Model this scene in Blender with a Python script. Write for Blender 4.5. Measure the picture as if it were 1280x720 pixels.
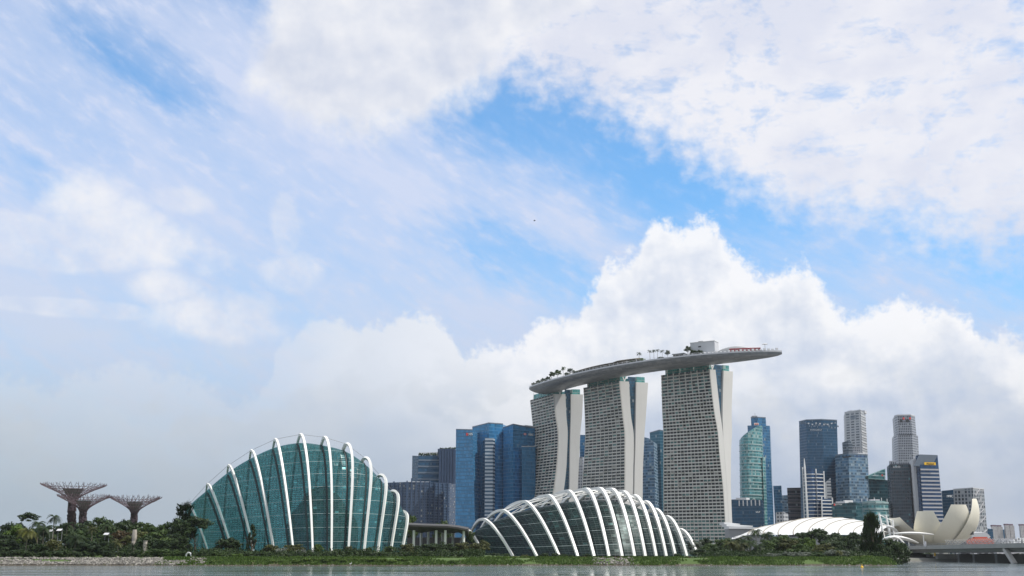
import bpy, bmesh, math, random
from mathutils import Vector, Matrix, noise as mnoise

for _o in list(bpy.data.objects):
    bpy.data.objects.remove(_o)
SC = bpy.context.scene
COL = SC.collection
R = math.radians

# ------------------------------------------------------------------ camera
FPX = 1400.0                       # focal length in pixels of the 1280 px wide photograph
PITCH = math.atan(330.0 / FPX)
EYE = Vector((0.0, 0.0, 5.5))
cam_d = bpy.data.cameras.new('camera')
cam_d.sensor_width = 36.0
cam_d.lens = 36.0 * FPX / 1280.0
cam_d.clip_start = 0.5
cam_d.clip_end = 30000.0
cam = bpy.data.objects.new('camera', cam_d)
COL.objects.link(cam)
cam.location = EYE
cam.rotation_euler = (math.pi / 2 + PITCH, 0, 0)
SC.camera = cam

# ------------------------------------------------------------------ light and exposure
SUN_EL, SUN_AZ = 57.0, 106.0       # azimuth measured from the view axis (+Y) towards +X
sun_d = bpy.data.lights.new('sun', 'SUN')
sun_d.energy = 4.2
sun_d.angle = R(0.9)
sun_d.color = (1.0, 0.955, 0.89)
sun = bpy.data.objects.new('sun', sun_d)
COL.objects.link(sun)
_sd = Vector((math.cos(R(SUN_EL)) * math.sin(R(SUN_AZ)), math.cos(R(SUN_EL)) * math.cos(R(SUN_AZ)), math.sin(R(SUN_EL))))
sun.rotation_euler = _sd.to_track_quat('Z', 'Y').to_euler()
SC.view_settings.view_transform = 'Standard'
SC.view_settings.look = 'None'
SC.view_settings.exposure = 0.0
SC.view_settings.gamma = 1.0
SC.view_settings.use_curve_mapping = False
SC.cycles.max_bounces = 6
SC.cycles.diffuse_bounces = 2
SC.cycles.glossy_bounces = 3
SC.cycles.transparent_max_bounces = 6
SC.cycles.use_denoising = True

# ------------------------------------------------------------------ pixel <-> world helpers (a way of measuring the place)
_c, _s = math.cos(PITCH), math.sin(PITCH)
def ray(px, py):
    r, u = (px - 640.0) / FPX, (360.0 - py) / FPX
    return Vector((r, _c - _s * u, _s + _c * u))
def at(px, py, Y):
    d = ray(px, py)
    return EYE + d * (Y / d.y)
def by_z(px, py, z):
    d = ray(px, py)
    return EYE + d * ((z - EYE.z) / d.z)
def azel(px, py):
    d = ray(px, py).normalized()
    return math.degrees(math.atan2(d.x, d.y)), math.degrees(math.asin(d.z))

# ------------------------------------------------------------------ world: Nishita sky with procedural clouds laid out by compass direction
W = bpy.data.worlds.new('World')
SC.world = W
W.use_nodes = True
WT = W.node_tree
WT.nodes.clear()

class S:
    """a socket with arithmetic"""
    def __init__(s, sock): s.k = sock
    def _m(s, op, o=None, rev=False):
        n = s.k.node.id_data.nodes.new('ShaderNodeMath'); n.operation = op
        t = n.id_data
        a, b = (o, s) if rev else (s, o)
        for i, v in enumerate((a, b)):
            if v is None: continue
            if isinstance(v, S): t.links.new(v.k, n.inputs[i])
            else: n.inputs[i].default_value = v
        return S(n.outputs[0])
    def __add__(s, o): return s._m('ADD', o)
    def __radd__(s, o): return s._m('ADD', o, True)
    def __sub__(s, o): return s._m('SUBTRACT', o)
    def __rsub__(s, o): return s._m('SUBTRACT', o, True)
    def __mul__(s, o): return s._m('MULTIPLY', o)
    def __rmul__(s, o): return s._m('MULTIPLY', o, True)
    def __truediv__(s, o): return s._m('DIVIDE', o)
    def pw(s, o): return s._m('POWER', o)
    def mx(s, o): return s._m('MAXIMUM', o)
    def mn(s, o): return s._m('MINIMUM', o)
    def ab(s): return s._m('ABSOLUTE')
    def clamp(s):
        n = s._m('ADD', 0.0); n.k.node.use_clamp = True; return n

def smooth(lo, hi, x):
    t = x.k.node.id_data
    n = t.nodes.new('ShaderNodeMapRange'); n.interpolation_type = 'SMOOTHSTEP'
    t.links.new(x.k, n.inputs['Value'])
    n.inputs['From Min'].default_value = lo; n.inputs['From Max'].default_value = hi
    return S(n.outputs['Result'])
def lin(lo, hi, x, a=0.0, b=1.0):
    t = x.k.node.id_data
    n = t.nodes.new('ShaderNodeMapRange')
    t.links.new(x.k, n.inputs['Value'])
    n.inputs['From Min'].default_value = lo; n.inputs['From Max'].default_value = hi
    n.inputs['To Min'].default_value = a; n.inputs['To Max'].default_value = b
    return S(n.outputs['Result'])
def xyz(t, x, y, z=0.0):
    n = t.nodes.new('ShaderNodeCombineXYZ')
    for i, v in enumerate((x, y, z)):
        if isinstance(v, S): t.links.new(v.k, n.inputs[i])
        else: n.inputs[i].default_value = v
    return n.outputs[0]
def fbm(t, vec, scale, detail=6.0, rough=0.55, lac=2.0, dist=0.0, dim='2D'):
    n = t.nodes.new('ShaderNodeTexNoise'); n.noise_dimensions = dim
    t.links.new(vec, n.inputs['Vector'])
    n.inputs['Scale'].default_value = scale; n.inputs['Detail'].default_value = detail
    n.inputs['Roughness'].default_value = rough; n.inputs['Lacunarity'].default_value = lac
    n.inputs['Distortion'].default_value = dist
    return S(n.outputs[0])
def cells(t, vec, scale, detail=3.0, rough=0.55, smoothness=0.35):
    n = t.nodes.new('ShaderNodeTexVoronoi'); n.voronoi_dimensions = '2D'; n.feature = 'SMOOTH_F1'
    n.normalize = True
    t.links.new(vec, n.inputs['Vector'])
    n.inputs['Scale'].default_value = scale; n.inputs['Detail'].default_value = detail
    n.inputs['Roughness'].default_value = rough; n.inputs['Smoothness'].default_value = smoothness
    return S(n.outputs['Distance'])
def mixc(t, fac, a, b):
    n = t.nodes.new('ShaderNodeMix'); n.data_type = 'RGBA'; n.clamp_factor = True
    for key, v in (('Factor', fac), ('A', a), ('B', b)):
        sock = [i for i in n.inputs if i.name == key and (i.type == 'RGBA' if key != 'Factor' else i.type == 'VALUE')][0]
        if isinstance(v, S): t.links.new(v.k, sock)
        elif isinstance(v, (float, int)): sock.default_value = v
        elif isinstance(v, tuple): sock.default_value = (*v, 1.0)
        else: t.links.new(v, sock)
    return [o for o in n.outputs if o.type == 'RGBA'][0]
def curve(t, x, pts):
    """piecewise curve through measured (azimuth, elevation) points"""
    pts = sorted(pts)
    x0, x1 = pts[0][0], pts[-1][0]
    y0 = min(p[1] for p in pts); y1 = max(p[1] for p in pts)
    n = t.nodes.new('ShaderNodeFloatCurve')
    m = n.mapping; c = m.curves[0]
    q = [((a - x0) / (x1 - x0), (b - y0) / (y1 - y0 + 1e-6)) for a, b in pts]
    c.points[0].location = q[0]; c.points[1].location = q[-1]
    for a, b in q[1:-1]: c.points.new(a, b)
    for p in c.points: p.handle_type = 'AUTO_CLAMPED'
    m.update()
    t.links.new(lin(x0, x1, x).k, n.inputs['Value'])
    return S(n.outputs[0]) * (y1 - y0) + y0

def srgb(r, g, b):
    f = lambda c: (c / 255 / 12.92) if c / 255 <= 0.04045 else ((c / 255 + 0.055) / 1.055) ** 2.4
    return (f(r), f(g), f(b))

HAZE = 0.00003
SKY_STRENGTH = 0.1
def build_sky():
    t = WT
    out = t.nodes.new('ShaderNodeOutputWorld'); bg = t.nodes.new('ShaderNodeBackground')
    bg.inputs['Strength'].default_value = SKY_STRENGTH
    t.links.new(bg.outputs[0], out.inputs[0])
    K = 1.0 / SKY_STRENGTH
    def col(r, g, b, k=1.0):
        c = srgb(r, g, b); return tuple(v * K * k for v in c)
    sky = t.nodes.new('ShaderNodeTexSky'); sky.sky_type = 'NISHITA'; sky.sun_disc = False
    sky.sun_elevation = R(SUN_EL); sky.sun_rotation = R(SUN_AZ)
    sky.air_density = 1.0; sky.dust_density = 0.6; sky.ozone_density = 2.0
    tc = t.nodes.new('ShaderNodeTexCoord')
    sep = t.nodes.new('ShaderNodeSeparateXYZ'); t.links.new(tc.outputs['Generated'], sep.inputs[0])
    dx, dy, dz = (S(sep.outputs[i]) for i in range(3))
    az = dx._m('ARCTAN2', dy) * (180 / math.pi)
    el = dz._m('ARCSINE') * (180 / math.pi)
    # high cloud seen in perspective on a flat layer
    den = dz.mx(0.02) + 0.06
    hx, hy = dx / den, dy / den
    # domain warp
    wv = xyz(t, az, el)
    w1 = fbm(t, wv, 0.16, 4.0, 0.55); w2 = fbm(t, xyz(t, az + 57.0, el + 31.0), 0.16, 4.0, 0.55)
    P = lambda lst: [azel(*p) for p in lst]

    # --- clear blue, measured against the Nishita sky
    tint = t.nodes.new('ShaderNodeMix'); tint.data_type = 'RGBA'; tint.blend_type = 'MULTIPLY'
    ins = [i for i in tint.inputs if i.type == 'RGBA']; tint.inputs[0].default_value = 1.0
    t.links.new(sky.outputs[0], ins[0]); ins[1].default_value = (SKY_TINT[0], SKY_TINT[1], SKY_TINT[2], 1)
    c = [o for o in tint.outputs if o.type == 'RGBA'][0]

    # --- thin veil of high cloud, streaked
    ca, sa = math.cos(R(28)), math.sin(R(28))
    sx, sy = az * ca + (-1.0 * el) * sa, az * sa + el * ca
    st = fbm(t, xyz(t, sx * 0.22 + w1 * 1.2, sy), 0.26, 6.0, 0.58)
    fine = fbm(t, xyz(t, sx * 0.7, sy * 1.6), 0.9, 5.0, 0.6)
    # upper edge of the veil under the blue gap
    ge = curve(t, az, P([(-900, 400), (60, -100), (300, -60), (480, 60), (560, 165), (600, 195), (640, 212), (700, 225), (760, 258), (830, 285), (900, 297), (1000, 302), (1060, 312), (1120, 330), (1180, 352), (1230, 375), (1290, 398), (1500, 430), (2600, 400)]))
    below = 0.16 + 0.84 * smooth(-2.2, 3.2, ge - el + (fine - 0.5) * 2.0 + (st - 0.5) * 4.0)
    veil = (0.84 + (st - 0.5) * 0.85 + (fine - 0.5) * 0.3).clamp() * below + smooth(0.5, 0.8, fine) * 0.14
    # blue rift at upper left and the bluer patch left of the big cumulus
    for (px, py, rx, ry, k) in ((175, 75, 5.4, 1.8, 0.40), (60, 160, 4.5, 3.0, 0.15), (660, 330, 6.0, 1.8, 0.42), (560, 330, 4.0, 1.4, 0.2), (30, 215, 3.0, 1.2, 0.25), (470, 130, 2.0, 3.0, 0.12)):
        a0, e0 = azel(px, py); ang = R(-24)
        u = (az - a0) * math.cos(ang) + (el - e0) * math.sin(ang); v = (el - e0) * math.cos(ang) - (az - a0) * math.sin(ang)
        d = (u / rx).pw(2.0) + (v / ry).pw(2.0)
        veil = veil - smooth(1.3, 0.0, d + (fine - 0.5) * 0.9) * k
    veil = veil.clamp() * 0.93
    c = mixc(t, veil, c, col(214, 223, 246))

    # --- broad white sheet, upper right
    se = curve(t, az, P([(-900, -900), (200, -420), (420, -130), (500, 20), (560, 85), (620, 102), (700, 125), (760, 150), (800, 172), (870, 208), (930, 245), (1000, 272), (1080, 292), (1180, 312), (1300, 325), (1600, 300), (2600, 200)]))
    mk2 = fbm(t, xyz(t, az, el * 1.3), 0.9, 6.0, 0.56)
    sheet = smooth(-1.6, 2.6, el - se + (mk2 - 0.5) * 4.6 + (w1 - 0.5) * 3.0)
    holes = smooth(0.48, 0.78, fbm(t, xyz(t, az * 0.8 + (w1 - 0.5) * 3.0, el * 1.5), 0.5, 7.0, 0.66)) * 0.55 * smooth(15.0, 25.0, el + az * 0.2)
    sheet = (sheet * (0.97 - holes)).clamp()
    soft = smooth(0.35, 0.65, fbm(t, xyz(t, az * 0.7, el * 1.1 + 9.0), 0.2, 5.0, 0.55))
    c = mixc(t, sheet, c, mixc(t, soft, col(242, 242, 248), col(226, 229, 242)))

    # --- horizon haze
    hz = smooth(20.0, 1.0, el)
    left = lin(-28.0, 14.0, az, 1.0, 0.0)
    hzc = mixc(t, left, col(186, 203, 230), col(188, 204, 222))
    c = mixc(t, hz * 0.72, c, hzc)

    # --- cumulus
    pw1, pw2 = az + (w1 - 0.5) * 1.6, el + (w2 - 0.5) * 1.6
    def puff(ox, oy):
        b = cells(t, xyz(t, pw1 + ox, pw2 + oy), 0.34, 4.0, 0.5, 0.3)
        return (0.55 - b) * 1.15
    A = puff(0.0, 0.0); B = puff(0.28, 0.5)
    F = fbm(t, wv, 0.55, 8.0, 0.6); Fb = fbm(t, xyz(t, az + 0.35, el + 0.7), 0.4, 5.0, 0.5)
    F2 = fbm(t, xyz(t, az, el), 0.4, 5.0, 0.5)
    emboss = (A - B) * 0.62 + (F2 - Fb) * 1.05
    big = fbm(t, xyz(t, az * 0.7 + 11.0, el), 0.2, 6.0, 0.52)
    Fh = fbm(t, wv, 2.2, 6.0, 0.62)
    edge = A * 2.6 + (F - 0.5) * 3.4
    azw = az + (w1 - 0.5) * 1.8

    def layer(c, d, soft_w, lit, shade, haze, alpha=1.0, k_emb=1.0, base=None):
        """d: signed depth inside the cloud, degrees"""
        a = smooth(0.0, soft_w, d) * alpha
        br = (0.5 + emboss * 1.1 * k_emb + (big - 0.5) * 1.7)
        if base is not None: br = br + base
        cc = mixc(t, br.clamp(), shade, lit)
        if haze is not None: cc = mixc(t, haze, cc, hzc)
        return mixc(t, a, c, cc)

    # cumulus, upper middle, running out of the frame
    tb = curve(t, azw, P([(150, -60), (285, 88), (300, 112), (335, 140), (370, 165), (430, 182), (500, 186), (540, 165), (575, 140), (608, 118), (640, 70), (700, 40), (760, 10), (900, -80)]))
    a0, _e = azel(318, 90)
    lft = azw - a0 + (el - _e) * -0.05
    d1 = (el - tb).mn(lft * 1.4 + 0.3) + edge * 0.95 - 0.1
    c = layer(c, d1, 2.6, col(247, 247, 250), col(206, 214, 232), None, 0.97, 0.8, lin(0.0, 5.0, d1, 0.26, -0.06))

    # scattered soft puffs at left
    d2 = None
    for (px, py, rx, ry, h) in ((108, 245, 2.7, 1.5, 1.0), (150, 285, 3.6, 2.0, 1.0), (205, 305, 2.4, 1.5, 0.8), (232, 251, 1.9, 0.8, 0.7), (352, 285, 0.8, 1.8, 0.5), (365, 340, 1.6, 1.2, 0.45),
                            (205, 360, 1.7, 1.2, 0.85), (235, 395, 2.6, 1.3, 0.75), (312, 388, 1.7, 1.1, 0.85), (285, 408, 3.4, 1.0, 0.7), (10, 285, 3.5, 0.9, 0.45), (60, 320, 4.5, 0.8, 0.4), (255, 325, 1.6, 0.8, 0.4), (90, 385, 5.0, 0.5, 0.4)):
        a0, e0 = azel(px, py)
        d = 1.0 - ((azw - a0) / rx).pw(2.0) - ((el - e0) / ry).pw(2.0)
        d = d.mn(h)
        d2 = d if d2 is None else d2.mx(d)
    d2 = d2 + edge * 0.4 - 0.1
    c = layer(c, d2, 1.5, col(246, 246, 249), col(208, 218, 238), None, 0.84, 0.7, 0.25)

    calm = 1.0 - lin(-6.0, 3.0, az, 0.6, 0.0)
    emboss = emboss * calm; big = (big - 0.5) * calm + 0.5
    # the long cumulus bank above the horizon
    bt = curve(t, azw, P([(-1200, 380), (-300, 430), (-60, 470), (0, 472), (45, 478), (85, 465), (120, 455), (165, 446), (190, 468), (250, 476), (315, 492), (338, 470), (350, 424), (375, 408), (425, 395), (450, 402), (468, 394), (500, 390), (520, 386), (548, 396), (570, 412), (580, 442), (600, 432), (640, 428), (668, 402), (715, 382), (738, 358), (752, 325), (785, 315), (805, 293), (822, 270), (850, 281), (885, 270), (900, 290), (925, 315), (950, 336), (988, 326), (1012, 332), (1030, 364), (1072, 386), (1105, 372), (1140, 376), (1190, 386), (1220, 392), (1236, 410), (1264, 404), (1290, 430), (1420, 450), (1700, 400), (2600, 380)]))
    dt = bt - el
    d3 = dt + edge * 0.62 + (Fh - 0.5) * 0.85 - 0.3
    leftness = lin(-7.0, 2.0, az, 1.0, 0.0); farleft = smooth(-8.0, -13.0, az + (big - 0.5) * 8.0)
    hzf = (lin(4.0, 15.0, dt, 0.0, 0.6) + leftness * 0.45).clamp()
    c = layer(c, d3, 0.95, col(252, 252, 254), col(190, 204, 228), hzf, 0.93 - farleft * 0.55, 1.0, lin(0.0, 6.5, dt, 0.55, 0.08) + leftness * 0.25)
    # a nearer second tier inside the bank
    bt2 = curve(t, azw, P([(-1200, 500), (0, 520), (200, 515), (330, 520), (400, 470), (470, 440), (560, 470), (640, 470), (720, 430), (790, 395), (850, 400), (905, 372), (960, 352), (1000, 345), (1030, 378), (1090, 425), (1150, 410), (1230, 440), (1290, 450), (2600, 450)]))
    dt2 = bt2 - el
    d4 = dt2 + edge * 1.0 + (Fh - 0.5) * 1.0 - 0.5
    c = layer(c, d4, 1.5, col(248, 249, 252), col(186, 201, 226), (lin(2.0, 12.0, dt2, 0.0, 0.6) + leftness * 0.5).clamp(), 0.8 - farleft * 0.5, 1.0, lin(0.0, 5.0, dt2, 0.42, -0.02) + leftness * 0.25)
    # low puffs standing in the haze over the horizon
    lp = fbm(t, xyz(t, az * 0.75 + 43.0, el * 1.25 + (w1 - 0.5) * 2.0), 0.24, 6.0, 0.55)
    d5 = (lp - 0.50) * 9.0 + edge * 0.5
    band = smooth(11.5, 7.0, el) * smooth(0.3, 2.0, el)
    c = mixc(t, smooth(0.0, 1.3, d5) * band * 0.6, c, mixc(t, (0.62 + emboss * 1.3 + (big - 0.5) * 0.8).clamp(), hzc, col(222, 226, 232)))
    # unseen sky beside and behind the view: broken white cloud added for glass reflections
    back = smooth(0.75, 0.25, dy) * smooth(-0.02, 0.1, dz)
    c = mixc(t, back * (0.72 + (w1 - 0.5) * 0.9), c, mixc(t, w2, col(196, 205, 216), col(246, 246, 248)))
    # low haze close to the ground
    low = smooth(10.5, 0.0, el)
    c = mixc(t, low * 0.72, c, mixc(t, left, col(166, 178, 196), col(146, 162, 172)))
    c = mixc(t, smooth(0.3, -1.5, el), c, col(110, 120, 125))
    t.links.new(c, bg.inputs['Color'])
SKY_TINT = (0.85, 1.75, 2.15)
build_sky()

# ------------------------------------------------------------------ mesh tools
class MB:
    """collects faces and links them as one mesh object"""
    def __init__(s): s.v = []; s.f = []; s.uv = []; s.r = []
    def quad(s, pts, uv=None, rnd=0.0):
        i = len(s.v); s.v.extend([tuple(p) for p in pts]); s.f.append(tuple(range(i, i + len(pts))))
        s.uv.extend(uv if uv else [(0.0, 0.0)] * len(pts)); s.r.append(rnd)
    def grid(s, rows, uvf=None, close=False, rnd=None):
        """rows of points sharing vertices"""
        i0 = len(s.v); n = len(rows[0])
        for r in rows: s.v.extend([tuple(p) for p in r])
        for a in range(len(rows) - 1):
            for b in range(n if close else n - 1):
                b2 = (b + 1) % n
                s.f.append((i0 + a * n + b, i0 + a * n + b2, i0 + (a + 1) * n + b2, i0 + (a + 1) * n + b))
                if uvf: s.uv.extend([uvf(a, b), uvf(a, b + 1), uvf(a + 1, b + 1), uvf(a + 1, b)])
                else: s.uv.extend([(0.0, 0.0)] * 4)
                s.r.append(rnd() if rnd else 0.0)
    def box(s, c, sx, sy, sz, rz=0.0, rnd=0.0):
        """c: centre of the bottom face"""
        ca, sa = math.cos(rz), math.sin(rz)
        p = []
        for z in (0, sz):
            for (a, b) in ((-1, -1), (1, -1), (1, 1), (-1, 1)):
                x, y = a * sx / 2, b * sy / 2
                p.append((c[0] + x * ca - y * sa, c[1] + x * sa + y * ca, c[2] + z))
        for f in ((0, 3, 2, 1), (4, 5, 6, 7), (0, 1, 5, 4), (1, 2, 6, 5), (2, 3, 7, 6), (3, 0, 4, 7)):
            s.quad([p[k] for k in f], None, rnd)
    def beam(s, a, b, w, h=None, up=Vector((0, 0, 1))):
        """square bar from a to b"""
        h = h or w
        a, b = Vector(a), Vector(b); d = (b - a).normalized()
        u = d.cross(up)
        if u.length < 1e-4: u = d.cross(Vector((1, 0, 0)))
        u.normalize(); n = u.cross(d)
        q = [[p + u * (i * w / 2) + n * (j * h / 2) for i, j in ((-1, -1), (1, -1), (1, 1), (-1, 1))] for p in (a, b)]
        s.grid(q, None, True); s.quad(q[0][::-1]); s.quad(q[1])
    def tube(s, pts, rad, sides=6, cap=True, flat=1.0, ph=0.0):
        pts = [Vector(p) for p in pts]
        rows = []; u = None
        for i, p in enumerate(pts):
            d = (pts[min(i + 1, len(pts) - 1)] - pts[max(i - 1, 0)]).normalized()
            if u is None:
                u = d.cross(Vector((0, 0, 1)))
                if u.length < 1e-3: u = d.cross(Vector((0, 1, 0)))
            u = (u - d * u.dot(d)).normalized(); w = d.cross(u)
            r = rad[i] if isinstance(rad, (list, tuple)) else rad
            rows.append([p + u * (r * math.cos(2 * math.pi * k / sides + ph)) + w * (r * flat * math.sin(2 * math.pi * k / sides + ph)) for k in range(sides)])
        s.grid(rows, None, True)
        if cap: s.quad(rows[0][::-1]); s.quad(rows[-1])
    def prism(s, poly, z0, z1, top=True, uv0=0.0, bottom=False):
        """poly: list of (x, y) anticlockwise from above; z1 may be a list with one height per corner"""
        n = len(poly); u = uv0
        zt = z1 if isinstance(z1, (list, tuple)) else [z1] * n
        for i in range(n):
            a, b = poly[i], poly[(i + 1) % n]; L = math.hypot(b[0] - a[0], b[1] - a[1])
            za, zb = zt[i], zt[(i + 1) % n]
            s.quad([(a[0], a[1], z0), (b[0], b[1], z0), (b[0], b[1], zb), (a[0], a[1], za)], [(u, z0), (u + L, z0), (u + L, zb), (u, za)])
            u += L
        if top: s.quad([(p[0], p[1], zt[i]) for i, p in enumerate(poly)])
        if bottom: s.quad([(p[0], p[1], z0) for p in poly][::-1])
    def build(s, name, mat, parent=None, shade=False, origin=None):
        me = bpy.data.meshes.new(name)
        o0 = Vector(origin) if origin is not None else Vector((0, 0, 0))
        me.from_pydata([(v[0] - o0.x, v[1] - o0.y, v[2] - o0.z) for v in s.v], [], s.f)
        ul = me.uv_layers.new(name='UVMap')
        ul.data.foreach_set('uv', [c for p in s.uv for c in p])
        at_ = me.attributes.new('rnd', 'FLOAT', 'FACE'); at_.data.foreach_set('value', s.r)
        if shade: me.polygons.foreach_set('use_smooth', [True] * len(me.polygons))
        me.materials.append(mat)
        me.update()
        o = bpy.data.objects.new(name, me); COL.objects.link(o)
        if parent is not None:
            o.parent = parent
            o.location = o0 - Vector(parent.location) if origin is not None else -Vector(parent.location)
        else: o.location = o0
        return o

def tag(o, label=None, cat=None, group=None, kind=None):
    if label: o['label'] = label
    if cat: o['category'] = cat
    if group: o['group'] = group
    if kind: o['kind'] = kind
    return o
def thing(name, label, cat, loc=(0, 0, 0), group=None):
    o = bpy.data.objects.new(name, None); COL.objects.link(o); o.location = loc; o.empty_display_size = 1.0
    return tag(o, label, cat, group)
def copy_tree(o, parent=None):
    c = o.copy(); COL.objects.link(c)
    if parent is not None: c.parent = parent
    for ch in list(o.children): copy_tree(ch, c)
    return c
def txt(name, s, size, p, right, mat, parent, depth=0.25):
    """lettering standing on a wall; right: unit direction of reading"""
    cu = bpy.data.curves.new(name, 'FONT'); cu.body = s; cu.size = size; cu.extrude = depth; cu.align_x = 'CENTER'; cu.align_y = 'CENTER'
    cu.materials.append(mat)
    tmp = bpy.data.objects.new(name, cu); COL.objects.link(tmp)
    me = bpy.data.meshes.new_from_object(tmp.evaluated_get(bpy.context.evaluated_depsgraph_get()))
    bpy.data.objects.remove(tmp)
    me.materials.clear(); me.materials.append(mat)
    o = bpy.data.objects.new(name, me); COL.objects.link(o)
    r = Vector((right[0], right[1], 0)).normalized(); u = Vector((0, 0, 1)); n = r.cross(u)
    m = Matrix((r, u, n)).transposed().to_4x4(); m.translation = Vector(p) - Vector(parent.location)
    o.parent = parent; o.matrix_basis = m
    return o

def interp(pts, x):
    """smooth interpolation through sorted (x, y) points"""
    n = len(pts)
    if x <= pts[0][0]: return pts[0][1]
    if x >= pts[-1][0]: return pts[-1][1]
    for i in range(n - 1):
        if x <= pts[i + 1][0]:
            x0, y0 = pts[i]; x1, y1 = pts[i + 1]; h = x1 - x0; t = (x - x0) / h
            def sl(k):
                if k <= 0: return (pts[1][1] - pts[0][1]) / (pts[1][0] - pts[0][0])
                if k >= n - 1: return (pts[-1][1] - pts[-2][1]) / (pts[-1][0] - pts[-2][0])
                return (pts[k + 1][1] - pts[k - 1][1]) / (pts[k + 1][0] - pts[k - 1][0])
            m0, m1 = sl(i) * h, sl(i + 1) * h
            t2, t3 = t * t, t * t * t
            return (2 * t3 - 3 * t2 + 1) * y0 + (t3 - 2 * t2 + t) * m0 + (-2 * t3 + 3 * t2) * y1 + (t3 - t2) * m1

# ------------------------------------------------------------------ materials
def new_mat(name):
    m = bpy.data.materials.new(name); m.use_nodes = True
    t = m.node_tree; b = t.nodes['Principled BSDF']
    return m, t, b
def set_in(t, b, key, v):
    s = b.inputs[key]
    if isinstance(v, S): t.links.new(v.k, s)
    elif hasattr(v, 'node'): t.links.new(v, s)
    elif isinstance(v, tuple) and len(v) == 3 and s.type == 'RGBA': s.default_value = (*v, 1)
    else: s.default_value = v
def uvs(t):
    n = t.nodes.new('ShaderNodeUVMap'); p = t.nodes.new('ShaderNodeSeparateXYZ'); t.links.new(n.outputs[0], p.inputs[0])
    return S(p.outputs[0]), S(p.outputs[1])
def white(t, x, y, z=0.0):
    n = t.nodes.new('ShaderNodeTexWhiteNoise'); n.noise_dimensions = '3D'
    t.links.new(xyz(t, x, y, z), n.inputs['Vector'])
    return S(n.outputs['Value']), n.outputs['Color']
def rattr(t):
    n = t.nodes.new('ShaderNodeAttribute'); n.attribute_name = 'rnd'; return S(n.outputs['Fac'])
def objrnd(t):
    n = t.nodes.new('ShaderNodeObjectInfo'); return S(n.outputs['Random'])
def geo_pos(t):
    n = t.nodes.new('ShaderNodeNewGeometry'); return n.outputs['Position']
def sc(c, k): return tuple(min(1.0, v * k) for v in c)

def plain(name, col, rough=0.6, metal=0.0, vary=0.12, scale=0.15, spec=0.4, streak=0.0):
    """painted or stone surface with weathering of its own"""
    m, t, b = new_mat(name)
    p = geo_pos(t)
    n = fbm(t, p, scale, 5.0, 0.6, dim='3D')
    f = (n - 0.5) * 2.0 * vary + 1.0
    if streak:
        q = t.nodes.new('ShaderNodeMapping'); q.inputs['Scale'].default_value = (0.5, 0.5, 0.03); t.links.new(p, q.inputs[0])
        f = f - (fbm(t, q.outputs[0], 1.0, 4.0, 0.6, dim='3D') - 0.4).mx(0.0) * streak
    mx = t.nodes.new('ShaderNodeMix'); mx.data_type = 'RGBA'; mx.blend_type = 'MULTIPLY'; mx.inputs[0].default_value = 1.0
    ins = [i for i in mx.inputs if i.type == 'RGBA']; ins[0].default_value = (*col, 1)
    t.links.new(xyz(t, f, f, f), ins[1])
    t.links.new([o for o in mx.outputs if o.type == 'RGBA'][0], b.inputs['Base Color'])
    b.inputs['Roughness'].default_value = rough; b.inputs['Metallic'].default_value = metal
    b.inputs['Specular IOR Level'].default_value = spec
    return m

def curtain(name, glass, spandrel, fh=4.0, bay=3.0, band=0.3, mull=0.1, tint=0.3, rough=0.08, metal=0.5, blinds=0.06, blindcol=(0.3, 0.33, 0.34),
            tilt=0.02, refl=0.5, streaky=0.0, frame=None, big=0.0):
    """a curtain wall of storeys and panes; every pane has its own tint, tilt and now and then a drawn blind"""
    m, t, b = new_mat(name)
    u, v = uvs(t)
    U, V = u / bay, v / fh
    iu, iv = U._m('FLOOR'), V._m('FLOOR'); fu, fv = U._m('FRACT'), V._m('FRACT')
    r, rc = white(t, iu, iv)
    r2, _ = white(t, iu, iv, 7.0)
    rr, _ = white(t, 0.0, iv, 3.0)
    g = mixc(t, r, sc(glass, 1 - tint), sc(glass, 1 + tint))
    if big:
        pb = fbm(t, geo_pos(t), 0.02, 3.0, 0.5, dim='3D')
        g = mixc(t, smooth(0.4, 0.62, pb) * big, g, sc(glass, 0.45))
    isb = r2._m('LESS_THAN', blinds)
    g = mixc(t, isb * 0.8, g, blindcol)
    sp = fv._m('LESS_THAN', band)
    ml = fu._m('LESS_THAN', mull)
    solid = sp.mx(ml * (1.0 if frame is not None else 0.999))
    spc = mixc(t, rr * 0.5, spandrel, sc(spandrel, 0.75))
    c = mixc(t, sp, g, spc)
    if frame is not None: c = mixc(t, ml, c, frame)
    else: c = mixc(t, ml * 0.8, c, sc(spandrel, 0.8))
    t.links.new(c, b.inputs['Base Color'])
    glassy = (1.0 - solid) * (1.0 - isb * 0.7)
    set_in(t, b, 'Metallic', glassy * metal)
    set_in(t, b, 'Roughness', glassy * (rough - 0.45) + 0.45)
    b.inputs['Specular IOR Level'].default_value = refl
    # each pane leans a hair differently
    ge = t.nodes.new('ShaderNodeNewGeometry')
    vm = t.nodes.new('ShaderNodeVectorMath'); vm.operation = 'SUBTRACT'; t.links.new(rc, vm.inputs[0]); vm.inputs[1].default_value = (0.5, 0.5, 0.5)
    vs = t.nodes.new('ShaderNodeVectorMath'); vs.operation = 'SCALE'; t.links.new(vm.outputs[0], vs.inputs[0]); vs.inputs['Scale'].default_value = tilt
    va = t.nodes.new('ShaderNodeVectorMath'); va.operation = 'ADD'; t.links.new(ge.outputs['Normal'], va.inputs[0]); t.links.new(vs.outputs[0], va.inputs[1])
    vn = t.nodes.new('ShaderNodeVectorMath'); vn.operation = 'NORMALIZE'; t.links.new(va.outputs[0], vn.inputs[0])
    t.links.new(vn.outputs[0], b.inputs['Normal'])
    return m

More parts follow.
